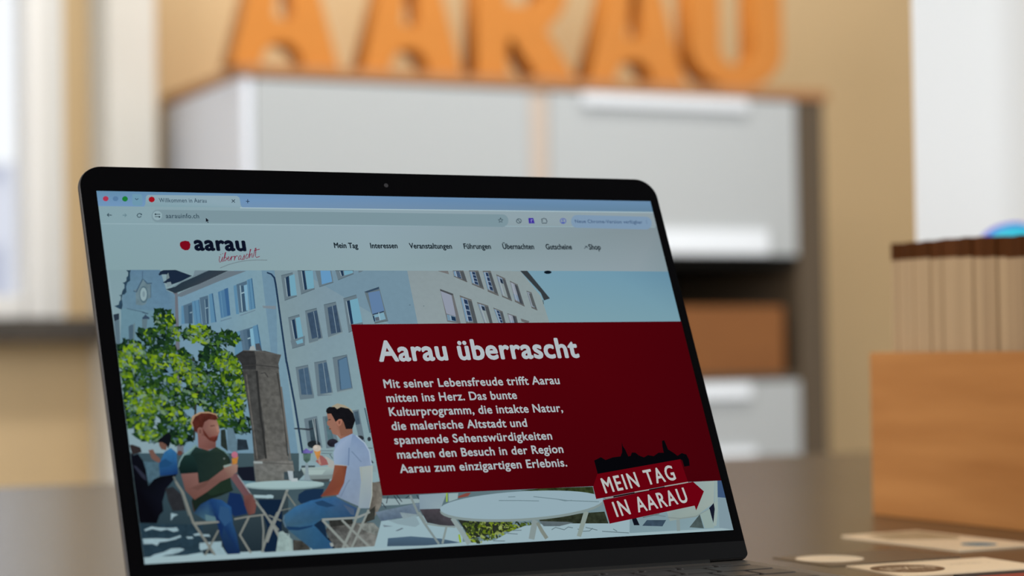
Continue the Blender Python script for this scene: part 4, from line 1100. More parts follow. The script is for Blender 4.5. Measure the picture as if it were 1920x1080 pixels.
people|152,178,180|0|427.3 736.8 425 738.6 418.7 740.2 408.8 741.5 395.7 742.6 380 743.2 362.4 743.5 343.7 743.4 324.6 742.9 306.1 742 289 740.8 273.9 739.3 261.4 737.6 252.3 735.8 246.7 733.9 245 732.1 247.2 730.3 253.2 728.7 262.8 727.4 275.6 726.3 291 725.6 308.4 725.3 327.1 725.4 346.1 725.9 364.8 726.8 382.2 727.9 397.7 729.4 410.4 731.1 419.8 733 425.5 734.9
people|150,176,182|0|291.2 757.1 302.1 757.6 304.7 764.3 289.8 766.3
people|150,176,182|0|259.8 755.7 306.3 759.7 303.5 766.1 262.3 763.2
people|170,182,186|0|351.6 721.5 367.3 721.3 367 728.8 352.2 729.1
people|20,40,62|0|381 835.6 407.3 821.2 412.9 831.7 413.5 861.3 418.6 874.5 408.6 868.4
people|10,16,30|0|407.4 864.6 416.7 864.2 423.2 880.2 428.7 891.6 415.6 892.7 411.1 875.9
people|58,96,124 52,100,142 44,88,132 46,90,134 50,92,130 56,84,118 50,74,108 40,70,104 42,76,108 44,82,112 46,88,122 44,86,120 40,80,114 38,76,112 38,76,112 42,80,110 52,86,108 58,90,110|0.08|321.7 806.7 352.1 787.8 390.9 774.8 417.4 771.4 447.6 768.5 471.1 784.2 494.9 798.5 486.3 817.8 446.7 818.2 409.6 818.5 386.9 833.1 394.7 841.8 409.5 862.9 425 880.3 419.1 893.8 378.9 892.7 331.7 846.8 320.4 832.4
people|26,56,90|0|323.1 832.5 355.3 836.1 386.9 833.1 380.8 837 350.5 843.2 327.2 841
people|34,64,96|0|397.5 779.8 416.6 776 443.9 790.4 424.9 793.2 403.8 786.6
people|70,88,112|0|463 787.6 487.1 800 485.4 814.9 477.4 812.6
people|88,112,128|0|321.3 806.5 317.5 819.6 320.2 819.3 323.9 807
people|88,112,128|0|317.5 819.6 320.6 834.7 323.2 833.9 320.2 819.3
people|146,154,152|0|416.5 876.2 423.8 876.6 425.3 884 418.6 885.5
people|160,162,158|0|440 670.4 449.4 677.2 460.6 686.2 455.6 703.2 444 697.4 439.3 687.5
people|146,90,88|0|426.8 667.7 434.2 670.2 442.6 680.1 444.8 692 426.6 693.9 415.9 682.8 419.6 679.3 427.4 682.8
people|170,130,118|0|421.9 671.8 426.4 669.9 428.1 691.4 423.1 690.1
people|178,124,66|0.3|415.5 655.5 432.5 658.3 427.5 672.1 420.5 679.9
people|180,172,160|0.1|433.8 651.9 432.9 654.3 431.2 656.6 428.8 658.3 425.9 659.3 422.8 659.6 419.9 659.1 417.4 657.9 415.6 656 414.6 653.7 414.5 651.2 415.4 648.7 417.2 646.4 419.6 644.7 422.5 643.6 425.5 643.4 428.4 643.9 430.9 645.1 432.8 647 433.8 649.3
people|196,188,176|0|426.1 648.8 425.7 650 424.8 651 423.7 651.8 422.3 652.3 420.9 652.5 419.5 652.2 418.3 651.6 417.4 650.7 416.9 649.6 416.9 648.4 417.3 647.3 418.1 646.2 419.3 645.4 420.7 644.9 422.1 644.7 423.5 645 424.7 645.6 425.6 646.5 426.1 647.6
people|156,148,128|0|476 550.8 491.2 543.5 507.6 548.3 522.9 559.8 525.4 569.8 490.5 560
people|150,106,88 146,100,84 140,94,78 130,86,70 118,72,58 112,66,52 120,74,58 140,98,82 152,112,96 140,104,90|0|461.9 567.3 474.5 566.1 481.6 587.2 495.2 583.2 499.6 607.4 516.6 608.4 515.5 621.1 483.7 631.3 477.8 622.4 466.9 617.3
people|128,88,72|0|484.9 580.7 499.8 581.1 517 605.8 515.6 618.9 486 624.4
people|146,104,88|0|461.9 567.3 474.5 566.1 481.6 587.2 477.9 622 466.9 617.7 465.6 608.9 461.3 606.6 460.7 603.6 463.5 601 460.6 597.9 458.3 596.3 458.3 589.1 462 584.4
people|96,60,48|0|460.7 603.6 466.2 605 463.2 608 461.3 606.6
people|70,48,42|0|462.7 582.7 468.1 581.5 469 583.7 462.8 584.9
people|160,110,92|0|481.2 587.2 486.6 582.9 494.4 582.7 495.7 587.6 490.6 597.3 485 600 482.3 595.9
people|120,76,62|0|485.9 587.3 491.6 586.6 489.5 594 485.8 595.6
people|20,20,24|0.2|460.6 562.4 463.4 555.9 470.5 551.7 483.2 552.5 488.3 557.7 498.2 552.9 516.8 557.4 525.1 569.1 527.3 586.4 516.7 607.5 500.9 607.5 498.3 589.9 495.2 582.8 489.3 582.1 479.2 588.9 475.7 578.2 472 568.5 462.5 568.6
people|130,150,182 118,140,172 122,142,172 126,146,174 132,150,174 134,150,170 128,144,162 124,140,160 116,134,158 130,150,176 140,158,182 128,150,176|0.04|514.8 618.9 522.5 623.9 539.6 642.6 547.8 663.6 547 698.3 539.2 743.1 505 796.9 481.7 785.2 450.8 768.9 473.9 695.3 458.5 692.6 467.9 643.3
people|134,154,184 138,158,186 128,148,176 120,140,168 142,162,186 146,164,188|0|484.9 630.9 514.8 618.9 501.7 657.6 490.2 697.1 458.4 693 461.4 662.6
people|100,122,152|0|499.4 653.1 490.8 696 493.3 696.1 502 653.3
people|104,124,150|0|504.3 662.7 523.2 689.3 524.8 688.1 506 661.4
people|104,120,144|0|462 769.8 482 738.9 480.6 738 460.5 769
people|104,120,144|0|482 738.9 489.7 730.8 488.5 729.7 480.6 738
people|156,174,192|0|521.3 625.1 538.3 643.6 541 641.7 523.7 622.8
people|156,174,192|0|538.3 643.6 546.2 664 549.3 663.2 541 641.7
people|156,174,192|0|546.2 664 545.2 696.2 548.3 695.9 549.3 663.2
people|160,160,158|0|458.9 693.6 473.8 695.3 474.4 693.3 459.4 691.6
people|160,160,158|0|473.8 695.3 489.4 698.3 490 696.2 474.4 693.3
people|132,78,58 126,74,54 104,58,44 120,66,48 132,74,56 112,60,50 116,64,52 128,78,62|0|459.3 693.9 473.9 695.3 488.4 697.2 474 738.1 455.7 764.9 413.4 767.2 431.1 749 447.5 726.3
people|152,164,162 156,166,164 134,150,162 132,148,160 138,154,164 146,160,162|0|517.2 700.5 549.8 697.9 535.6 770.7 523.9 800.1 497.5 798.8 515 735.2
people|164,172,164|0|547.4 699.1 534 770.6 535.8 770.8 549.2 699.2
people|164,172,164|0|534 770.6 523.4 798 525.1 798.5 535.8 770.8
people|150,158,152|0|519.9 702 516.6 735.3 518.5 735.3 521.8 701.9
people|136,144,142|0|407.7 818.8 487.6 818.8 523.4 807.4 523.9 811.2 492.4 823.1 409.6 824.1
people|132,140,136|0|406.6 824.1 459.2 895.3 464 891.6 411.3 820.4
people|132,140,136|0|496.9 796.7 478.3 833.9 483.7 836.5 502.5 798.9
people|132,140,136|0|478.3 833.9 440.5 891.9 445.7 894.8 483.7 836.5
people|132,140,136|0|519.1 802.4 489.3 849.5 493.5 851.8 523.4 804.7
people|132,140,136|0|489.3 849.5 461.3 892.8 465.4 895.1 493.5 851.8
people|132,140,136|0|451.9 826.2 507.9 895.1 512 891.7 456 822.8
people|20,42,82|0|207.1 747.7 231.5 752.5 237.1 774.9 239.9 798.9 209.7 803.8 195 782.1
people|24,42,72 26,58,104 34,74,124 40,80,126 36,72,112 24,50,90 20,40,76 18,36,70 20,40,76 30,58,90 60,94,112 40,64,86|0.08|129.5 769.8 159.2 759.3 186.9 764.3 205.8 781.7 204.5 820.9 209.3 842.9 210.8 893.5 182.6 893.3 173.9 855.5 169.8 810 145.1 809.6 120.4 791.2
people|84,116,126|0|145.3 796 167.3 802.6 170.3 812.8 145 810.9
people|43,78,116|0|181.4 777.8 200.1 784.2 201.2 813.4 185.3 825.3 174 804.8
people|20,44,86|0|165.5 789.8 174 804.8 181.5 826.9 173.9 855.5 169.4 819.1
people|48,38,36 44,34,32 60,46,42|0|119.7 763.9 132.5 773.6 121.3 791.2
people|112,80,82 104,76,80 98,70,74 96,64,64 104,74,78|0|211.2 707.9 229.9 704.5 251.9 748.3 264.4 772.8 241.2 765.5
people|146,152,158|0|230.5 709.3 244.6 737.1 246.4 736 232.2 708.2
people|146,152,158|0|244.6 737.1 252.6 752 254.3 750.9 246.4 736
people|110,72,68 106,70,66 104,66,62 112,72,66 98,60,56 92,58,56|0|237.3 755.6 258 755.6 263.4 779.9 256.9 798.9 242.9 802.8 236.6 778.6
people|100,140,142 116,150,150 60,84,84 80,110,110|0|116.1 656 146.4 632 152.2 640.6 129.7 658.6
people|34,54,52 36,52,46 40,54,44 34,48,42 28,42,40 30,42,34 40,52,38 34,46,38 30,44,40 20,36,34 22,40,38|0.06|145.4 638.7 175.3 648.2 193 639.9 211.1 652.2 219.7 670.5 218.7 687.3 208.9 709.9 216.2 743.5 160.4 755.5 139.2 721.5 130 656.6
people|24,36,30|0.1|125.7 747.7 163.8 716.3 208 716.1 216.2 743.5 186.5 754.6 161.5 761.7 138.1 772.9 124.1 788.6 120.5 763.9
people|30,46,36|0.1|202.2 686.6 213.5 705.9 214.2 743.5 162.6 753.5 155.9 745
people|26,48,46 24,42,42 16,30,30 14,28,28 18,36,34|0|116 657.1 136.1 655.7 145 686.4 142.1 699.8 103.4 699.6 101.6 684.6
people|118,148,146|0|147.5 633.8 132.5 644.7 134.3 647.7 148.5 635.3
people|118,148,146|0|132.5 644.7 114.9 655.1 117.2 657.8 134.3 647.7
people|118,148,146|0|114.9 655.1 104.2 671.8 106.2 672.8 117.2 657.8
people|118,148,146|0|104.2 671.8 100.5 684.4 101.9 684.8 106.2 672.8
people|96,128,126|0|193 640.8 208.6 651.9 209.9 650.3 194.2 639.1
people|96,128,126|0|208.6 651.9 217 662.7 218.6 661.3 209.9 650.3
people|110,120,116|0|208.4 668.4 207.1 670.1 205.1 670 204.4 668.2 205.6 666.4 207.7 666.5
people|118,84,80 124,90,84 120,86,80 108,76,70 124,88,82 130,96,88 128,96,88 110,78,72 112,78,72 104,70,62 106,74,68|0|104.7 700.3 142.3 698.8 141.3 723.6 163.5 718.4 201.3 692.8 222.3 687.4 221 710.4 191.1 721.6 155.9 745 126.8 761.3 109.1 738.7
people|100,70,64|0|123.7 733.2 142.3 727.8 163.5 718.4 158.1 728.5 136.6 740
people|130,100,90 146,116,104 150,122,108 140,110,100 118,88,80|0|201 687.6 221.3 680 235.4 683.7 230.8 701.4 210.5 713.1
people|132,150,144|0|202 684.9 217.1 681.3 222.7 684.3 203.7 689.8
people|176,120,54|0.3|223.4 668.5 239 664.9 233.7 681.5 222.9 682.8
people|176,104,124|0.1|238.6 660.6 237.9 663 236.5 665 234.7 666.6 232.5 667.6 230.2 667.9 228 667.5 226.1 666.3 224.7 664.6 224 662.4 224 660.1 224.7 657.8 226 655.7 227.9 654.1 230.1 653.1 232.4 652.8 234.6 653.3 236.4 654.4 237.8 656.1 238.5 658.3
people|124,86,80 116,80,74 104,68,62 126,86,80 120,80,74|0|154.8 606.9 174 613.9 193.4 627.3 191.5 640.9 172.3 648 151.9 640.1
people|112,74,68|0|154.8 592.1 174.7 579.9 172 613.8 154.4 610.1
people|166,136,108|0|142.5 582.1 148.4 565.3 165.8 556.2 186.2 555.5 203.6 561.5 206.1 573.4 183.9 571.7 158.8 577.3 149.8 599.3
people|126,88,82 130,92,84 140,104,92 150,112,98 146,106,92 120,78,70 112,72,66 116,80,74|0|168.6 582.9 183.6 574.2 202.1 575.4 204.8 588.3 204.9 604.3 193.3 627.7 179 621.5 167.7 601
people|88,42,34|0.3|167 594.6 169 609.5 179.5 617.9 190.1 614.9 196.5 615.1 200.9 612.7 196.8 624.2 190.1 628.8 178.7 623.8 169.3 611.6
people|120,64,58|0|185 614.7 198.4 613 196.9 616.4 186.7 617.3
people|158,118,102|0|198.4 591.3 203.8 589.4 205.3 604.3 199.5 605.2
people|92,58,52|0|185.6 588.8 195.9 587.8 195.9 590.4 186.2 591.4
people|78,37,30|0.35|145.9 580.1 154.2 566.5 169.5 558.8 187.7 559.4 202.3 564.1 205.5 572.7 199.5 576.4 184.6 574.2 174.3 579.9 168.5 592.5 162.7 593.4 156.5 594.7 153.1 607.3 148.3 598.2
people|128,90,82|0|166.6 602 165.9 605 164.6 607.7 163 609.8 161.1 611.1 159.2 611.5 157.4 611 155.9 609.5 154.9 607.3 154.4 604.6 154.5 601.6 155.2 598.6 156.4 595.9 158.1 593.8 159.9 592.5 161.9 592.1 163.7 592.6 165.2 594 166.2 596.2 166.7 599
people|104,68,62|0|163.9 602.5 163.5 604.2 162.9 605.7 162.1 606.9 161.2 607.7 160.3 607.9 159.5 607.6 158.8 606.8 158.3 605.6 158.1 604.1 158.2 602.4 158.6 600.7 159.2 599.1 160 598 160.9 597.2 161.8 597 162.6 597.3 163.3 598.1 163.8 599.3 164 600.8
people|118,122,116|0|88.7 718.1 100.6 744 105.9 742 93 715.6
people|118,122,116|0|100.6 744 114.1 813.8 119.2 811.6 105.9 742
people|118,122,116|0|114.1 813.8 141.6 869.6 146.5 866.8 119.2 811.6
people|118,122,116|0|141.6 869.6 153.4 893.3 157.7 890.9 146.5 866.8
people|122,126,120|0|114.2 811.7 173 812.3 174.1 816.6 119.3 819.2
people|114,118,112|0|168.3 832.5 130.8 887.9 134 890 171.6 834.6
people|122,126,120|0|240.4 805.2 213.5 846.9 218.3 846.9 244.3 807.6
people|122,126,120|0|213.5 846.9 232.2 890.6 236.7 888.4 218.3 846.9
people|122,126,120|0|208.8 812 237.9 808 237.9 804.3 208.7 808.4
people|122,126,120|0|237.9 808 281.5 804.7 281.6 801 237.9 804.3
people|118,124,120|0|270.4 804.3 268.7 838.9 272.6 839 274.3 804.1
people|118,124,120|0|268.7 838.9 259.3 889.1 263.1 889.4 272.6 839
people|122,128,122|0|307.3 797.5 281 838.6 285.3 840.6 311.4 799.9
people|122,128,122|0|281 838.6 257.3 888.3 261.6 890 285.3 840.6
people|122,128,122|0|276.4 802.2 302.7 842.1 306.5 839.4 280.1 799.5
people|150,174,180|0|0 888.8 518.1 889.9 910.2 892.7 1438.6 894.5 1440 900 0 900
people|146,172,180|0|546.1 832 655.1 823.4 739.6 856.3 731.8 894.9 517.2 895.1
people|104,122,138 96,114,130 92,108,126 80,98,118|0.15|535.8 810.4 646.5 792.7 642.8 812.1 630.1 822.2 546.1 832
people|140,160,164|0|557.5 778.7 648.2 783.8 646.5 792.7 597.3 795.7 554.5 795.4
people|128,146,152|0.1|594.1 813.3 637.6 820.8 635.1 824.2 599.7 831.3
people|132,154,162|0|560.7 830.1 600 829.5 630.1 822.2 636.8 843.8 624.8 850.2 583.6 841
people|40,48,60|0|571.7 773.8 565.1 790.4 567 790.9 573.6 774.3
people|40,48,60|0|586.2 773.5 596.5 795.3 598.5 794.3 588.1 772.4
people|40,48,60|0|593.5 773 603.1 789.5 604.9 788.3 595.4 771.8
people|40,48,60|0|554.9 788.9 562.2 802.6 564 801.5 556.7 787.8
people|40,48,60|0|615 781.3 625.1 775.5 624.2 773.8 614.1 779.6
people|40,48,60|0|641.9 774.1 645.2 785 647.3 784.2 643.9 773.3
people|72,96,116 76,100,120 66,88,106 60,80,98|0|554.7 872.8 610 871.5 680.2 880.6 726.8 892.9 641.4 895.1 549.4 891.7
people|96,110,120|0|575.4 856.4 592.6 850.3 595.8 852.2 580.5 857.6
people|110,126,136|0|548.1 840.9 572 845.7 550.6 846.3
people|128,148,160 132,152,162 138,158,166 126,146,158|0|648.3 774 716.9 772.6 694 810.2 643.5 808.6
people|140,170,70|0|714.9 772.5 710.7 793.9 714.6 794.1 718.9 772.7
people|142,164,168|0|720.4 773.7 745.1 773.9 740.5 788.1 717.2 794.2
people|70,66,72 76,72,80 66,64,70 50,50,54|0.2|643.5 808.6 694.1 809.6 716.7 833.7 722.1 852.7 691.6 850.2 655.3 841.2
people|122,136,136|0|624 775.1 634 816.6 639.6 814.2 629.1 773.3
people|122,136,136|0|634 816.6 646.6 845.9 652 843 639.6 814.2
people|122,136,136|0|646.6 845.9 671.7 894.8 676.5 892.1 652 843
people|126,140,140|0|639.4 816.5 649.9 841.9 653.6 840.1 643.1 814.7
people|128,142,140|0|647.1 844.8 685.4 852.7 686.6 848.9 648.4 841.1
people|128,142,140|0|685.4 852.7 721 857.2 722.1 853.4 686.6 848.9
people|128,142,140|0|697.7 852.6 679.9 892.3 684.7 893.8 702.5 854
people|38,42,36|0.5|729.4 834.3 865.7 848.4 861.1 869.8 752 885.4 739.6 856.3
people|SHRUB|0|740.7 842 865.7 848.4 916.2 856.5 912.7 872.6 856.6 880.4 804.8 897.2 746.6 894
people|140,170,40|0|724.7 873.7 724.4 893.2 729.2 892.6 729.4 873.1
people|44,50,38|0.5|933.1 848 1047.7 838.2 1106 837.1 1109.3 866.8 1003.3 861.4 935.4 855.9
people|48,58,32|0.6|900.7 774.4 958.1 772 1089.8 773.9 1089.5 792.8 1021.3 782.8 940.5 778.1
people|148,172,180|0|801 896.7 855.5 872.9 893.9 861.5 934.6 859.7 1003.3 861.4 1109.3 866.8 1167.5 860 1156.9 900 799.8 900
people|92,104,108 88,100,104 84,98,104|0.1|932.3 851.9 1004.2 857.5 1019.9 860.3 981.6 867 941.5 864.9
people|96,114,120|0|959.9 875.5 970.7 870.4 971.1 868.4 959.2 873.7
people|96,114,120|0|970.7 870.4 991.5 877.3 991.9 875.3 971.1 868.4
people|96,114,120|0|991.5 877.3 1003.4 871.1 1003.3 869.2 991.9 875.3
people|96,114,120|0|1003.4 871.1 1014.6 873.6 1015.4 871.7 1003.3 869.2
people|96,114,120|0|1025.9 877.1 1039 883.7 1039.8 881.8 1027.1 875.3
people|96,114,120|0|1039 883.7 1056 883.6 1055.7 881.7 1039.8 881.8
people|96,114,120|0|1056 883.6 1066.1 877.1 1065.1 875.5 1055.7 881.7
people|96,114,120|0|1047.3 874.4 1064.7 879.2 1065.6 877.3 1048.2 872.5
people|96,114,120|0|1064.7 879.2 1076.2 882.7 1077.2 880.9 1065.6 877.3
people|96,114,120|0|1088 886.3 1120.3 890 1120.9 888 1088.6 884.4
people|96,114,120|0|1120.3 890 1157 893.9 1157.6 892 1120.9 888
people|96,114,120|0|1117.6 881.9 1126.5 888.2 1128 886.6 1119.1 880.3
people|96,114,120|0|846.3 878.2 871.5 881.4 872.1 879.5 846.9 876.3
people|96,114,120|0|859.7 872.2 883.6 872.5 883.9 870.6 860 870.3
people|96,114,120|0|807.4 894.2 836.6 896.2 837 894.3 807.8 892.3
people|136,152,152|0|713.7 836.5 728.7 867.8 739.8 862 723.4 831
people|136,152,152|0|728.7 867.8 741.8 900 753.6 894.8 739.8 862
people|130,144,144|0|915.7 847.8 907.1 868.6 921.1 871.9 929.7 851.1
people|130,144,144|0|907.1 868.6 896.8 893 910.6 896.4 921.1 871.9
people|122,130,122|0|923.5 857.2 930.2 879.2 939.3 875 931.4 853.8
people|122,130,122|0|930.2 879.2 938.4 897.2 947.4 892.6 939.3 875
people|134,148,142|0|1053.3 832.8 1032.3 871 1042.8 874.8 1064.4 836.8
people|134,148,142|0|1032.3 871 1020.4 892.8 1030.2 896.4 1042.8 874.8
people|126,142,142|0|1108.1 813.2 1104.1 818.8 1094.9 824.3 1080.8 829.6 1062.1 834.4 1039.3 838.8 1013.1 842.5 984.2 845.6 953.2 847.9 921 849.3 888.4 849.9 856.1 849.6 825 848.5 795.8 846.6 769.1 843.9 745.6 840.6 725.8 836.6 710.2 832.1 699.1 827.2 692.8 822 691.4 816.7 694.8 811.9 703.1 807.1 716.1 802.5 733.5 798.3 754.9 794.4 779.9 791 807.9 788.1 838.1 785.9 870 784.5 902.7 783.7 935.4 783.7 967.3 784.5 997.6 786.1 1025.6 788.4 1050.3 791.4 1071.3 794.9 1088 799 1099.9 803.5 1106.6 808.3
people|144,168,178|0|1109.7 806.6 1105.7 812.2 1096.5 817.7 1082.3 823 1063.6 827.9 1040.8 832.2 1014.6 836 985.6 839.1 954.6 841.4 922.4 842.8 889.8 843.5 857.5 843.2 826.3 842.1 797.1 840.2 770.4 837.6 746.9 834.2 727.1 830.2 711.5 825.7 700.4 820.8 694.1 815.7 692.6 810.3 696.1 805.5 704.4 800.7 717.4 796.1 734.8 791.8 756.2 787.9 781.2 784.5 809.2 781.7 839.5 779.4 871.4 777.9 904.1 777.2 936.9 777.2 968.8 778 999.1 779.5 1027.1 781.8 1051.9 784.7 1072.9 788.3 1089.6 792.4 1101.4 796.9 1108.2 801.6
people|108,130,138|0|841.5 798 891.1 800.3 891.5 798.4 841.9 796
people|108,130,138|0|891.1 800.3 942.9 803.7 943.4 801.8 891.5 798.4
people|108,130,138|0|867.1 790.4 885.2 790.7 885.5 788.7 867.5 788.5
people|108,130,138|0|931.1 792.4 986.3 800.9 986.9 798.9 931.8 790.5
people|108,130,138|0|986.3 800.9 1015.9 806.2 1016.5 804.2 986.9 798.9
people|108,130,138|0|1015.9 806.2 1097.1 813 1097.7 811 1016.5 804.2
people|108,130,138|0|992 802.1 1009.6 806.9 1010.2 804.9 992.9 800.2
people|108,130,138|0|1009.6 806.9 1028.3 806.4 1028.6 804.4 1010.2 804.9
people|126,70,62|0|742.6 781.9 765.3 774.8 776.5 774.4 767.3 783.1 742.6 786.4
people|140,160,160 150,166,160 150,164,158 140,156,150 138,154,150|0|1270.5 844.5 1363.3 771.9 1421 771.7 1403.8 829.8 1345.3 861.4 1272.5 869.5
people|128,142,140|0|1268.7 861.8 1301.6 866.1 1302.3 862.9 1269.8 858.6
people|128,142,140|0|1301.6 866.1 1345.4 863 1345.2 859.8 1302.3 862.9
people|128,142,140|0|1345.4 863 1390.3 846.4 1388.9 843.8 1345.2 859.8
people|128,142,140|0|1390.3 846.4 1408.6 828.3 1406.1 826.4 1388.9 843.8
people|60,84,118|0|1429.6 772.1 1440 772.6 1440 818.2 1417.7 815.8
people|142,162,160|0|1421 771.7 1429.6 772.1 1409.5 851.4 1400.3 853.6
people|124,146,156|0|1418.8 817.2 1440 818.3 1439.2 900 1402.4 893.3
people|70,84,84|0.2|1321.3 887.7 1357.9 856.8 1359.8 892.4
people|20,24,40|0|1387.5 842.3 1403.8 829.8 1402.4 845.7 1389.3 883.4
people|140,160,156|0|1359.3 856.8 1388.2 845 1388.3 892.6 1362.6 892.5
people|128,144,144|0|1291 866.7 1285 895.2 1294.4 895.3 1300.4 866.8
people|146,164,160|0|1403.9 829.1 1402.3 845.6 1411 846.2 1412.9 828.3
people|146,164,160|0|1402.3 845.6 1386.8 886.9 1395.3 888.1 1411 846.2
people|54,72,88|0.2|1212.4 863.8 1263.4 866.4 1249.8 881.4 1196.6 877.3
people|14,18,28|0|1173 855.3 1185.3 855.9 1190 875.7 1175 874.9
people|104,122,128|0|1221.1 850.9 1264 858.3 1264.8 856.3 1221.9 849
people|84,98,98|0|1203.1 857.8 1249.4 851 1249.4 849 1203.1 855.9
panel|90,2,12 82,2,10 72,2,10 66,2,10 70,2,10 86,2,10|0|558.3 345.1 1030.8 344.6 1440 344.8 1440 773.4 977.9 772.5 559.7 771.8
badge|6,6,10|0|1109.1 708.2 1128.9 700.5 1139.5 708.1 1160.4 702.2 1181.8 700.4 1188.5 689.9 1194.2 663.3 1194.1 674.1 1198.5 683.6 1200.9 694.4 1202.6 701.2 1209 700.1 1214.8 691.5 1224.4 692.6 1231.1 699.6 1243.7 705.4 1256.4 700 1271.2 703.2 1286.1 694.9 1300.8 695.5 1301.1 680.6 1303.5 664.5 1310.2 663.1 1313.4 679.7 1314.3 687 1328.3 697.3 1336.4 704.9 1349.6 698.1 1361.5 702.3 1365.2 715.5 1363 731.6 1347.5 733.6 1346.6 717.4 1341.4 713.2 1333.6 721 1110.5 743.1
badge|98,2,14|0|1109.2 742.5 1341.2 714 1347.3 772.6 1091.6 805.1 1090.7 774.5
badge|34,6,8|0|1114.1 803 1350 773.2 1349.2 776.1 1114.5 806.9
badge|150,150,146|0|1115 805.8 1137.6 803.5 1137.8 800.6 1115.2 802.9
badge|150,150,146|0|1196.7 794.1 1236.9 789.6 1237.2 786.7 1196.9 791.2
badge|150,150,146|0|1280.9 783.1 1348.3 775.4 1348.5 772.4 1281.1 780.2
badge|104,2,16|0|1108.6 808.5 1361.5 773.2 1384.7 799.1 1350.7 846.4 1349.6 834.1 1112.2 867.7
"""
WRITING = [
    ('Willkommen in Aarau', 'bar', [46, 68, 84], 142.7, 28.2, 256.0, 27.1, 11.0, 0.006, 1.06),
    ('aarauinfo.ch', 'bar', [44, 66, 80], 153.4, 69.6, 232.1, 69.0, 11.9, 0.008, 1.06),
    ('Neue Chrome-Version verfügbar', 'bar', [48, 74, 110], 1207.4, 67.4, 1399.5, 67.2, 9.2, 0.008, 1.05),
    ('aarau', 'header', [12, 18, 36], 209.5, 151.7, 333.8, 152.3, 35.9, 0.044, 1.07),
    ('Mein Tag', 'header', [24, 36, 44], 551.4, 143.8, 612.0, 144.1, 13.7, 0.028, 1.03),
    ('Interessen', 'header', [24, 36, 44], 643.3, 143.9, 713.2, 143.3, 13.8, 0.028, 1.03),
    ('Veranstaltungen', 'header', [24, 36, 44], 743.6, 143.5, 855.3, 143.7, 14.0, 0.028, 1.03),
    ('Führungen', 'header', [24, 36, 44], 886.5, 143.5, 959.2, 143.4, 14.1, 0.028, 1.03),
    ('Übernachten', 'header', [24, 36, 44], 990.9, 143.2, 1076.6, 143.2, 14.3, 0.028, 1.03),
    ('Gutscheine', 'header', [24, 36, 44], 1108.8, 143.4, 1181.4, 142.9, 14.4, 0.028, 1.03),
    ('Shop', 'header', [24, 36, 44], 1228.4, 143.0, 1262.2, 143.1, 14.6, 0.028, 1.03),
    ('Aarau überrascht', 'panel', [172, 182, 188], 611.8, 439.7, 1133.6, 438.3, 50.0, 0.031, 1.06),
    ('Mit seiner Lebensfreude trifft Aarau', 'panel', [166, 176, 180], 612.0, 508.2, 1064.3, 508.3, 20.8, 0.023, 1.06),
    ('mitten ins Herz. Das bunte', 'panel', [166, 176, 180], 612.1, 543.8, 943.5, 544.3, 20.7, 0.023, 1.06),
    ('Kulturprogramm, die intakte Natur,', 'panel', [166, 176, 180], 612.4, 578.5, 1056.4, 580.6, 20.6, 0.023, 1.06),
    ('die malerische Altstadt und', 'panel', [166, 176, 180], 611.9, 613.7, 954.4, 616.0, 20.4, 0.023, 1.06),
    ('spannende Sehenswürdigkeiten', 'panel', [166, 176, 180], 612.0, 648.7, 1012.3, 650.6, 20.3, 0.023, 1.06),
    ('machen den Besuch in der Region', 'panel', [166, 176, 180], 612.6, 684.1, 1033.9, 685.4, 20.2, 0.023, 1.06),
    ('Aarau zum einzigartigen Erlebnis.', 'panel', [166, 176, 180], 612.6, 719.3, 1035.8, 720.0, 20.1, 0.023, 1.06),
    ('MEIN TAG', 'badge', [178, 182, 180], 1119.0, 791.5, 1317.9, 765.1, 36.7, 0.017, 1.22),
    ('IN AARAU', 'badge', [178, 182, 180], 1134.8, 851.6, 1336.2, 823.4, 36.3, 0.017, 1.22),
]
BLOBS = [(116, 325, 21, 20, 26), (122, 361, 27, 18, 34), (78, 368, 21, 18, 26), (191, 365, 33, 23, 40), (215, 380, 23, 18, 24), (260, 376, 23, 15, 22), (28, 402, 31, 23, 40), (14, 429, 19, 24, 26), (57, 436, 31, 27, 46), (86, 430, 22, 27, 30), (106, 403, 25, 18, 30), (142, 431, 25, 24, 36), (156, 456, 34, 27, 46), (222, 426, 37, 24, 46), (252, 442, 26, 24, 30), (256, 476, 26, 27, 36), (207, 493, 37, 27, 46), (181, 480, 34, 24, 38), (28, 471, 30, 21, 34), (30, 518, 30, 35, 50), (76, 484, 31, 27, 44), (102, 502, 34, 33, 54), (133, 521, 31, 24, 40), (70, 534, 30, 24, 40), (30, 565, 33, 26, 40), (107, 568, 25, 26, 34), (127, 583, 19, 20, 24), (202, 535, 34, 24, 44), (237, 548, 31, 24, 44), (266, 506, 17, 27, 26), (225, 571, 28, 18, 30), (254, 587, 24, 21, 28), (37, 601, 19, 14, 20), (60, 610, 25, 12, 26), (112, 615, 22, 12, 20), (82, 590, 11, 12, 8)]
TRUNK = [((169.7, 425.5, 167.4, 473.9, 160.7, 533.7, 144.5, 621.8), 3.4), ((145.0, 419.0, 156.5, 449.5, 167.4, 473.9), 2.4), ((161.7, 515.8, 185.5, 486.3, 200.2, 462.5), 2)]


def rgb(h):
    return lin([int(k) for k in h.split(',')])


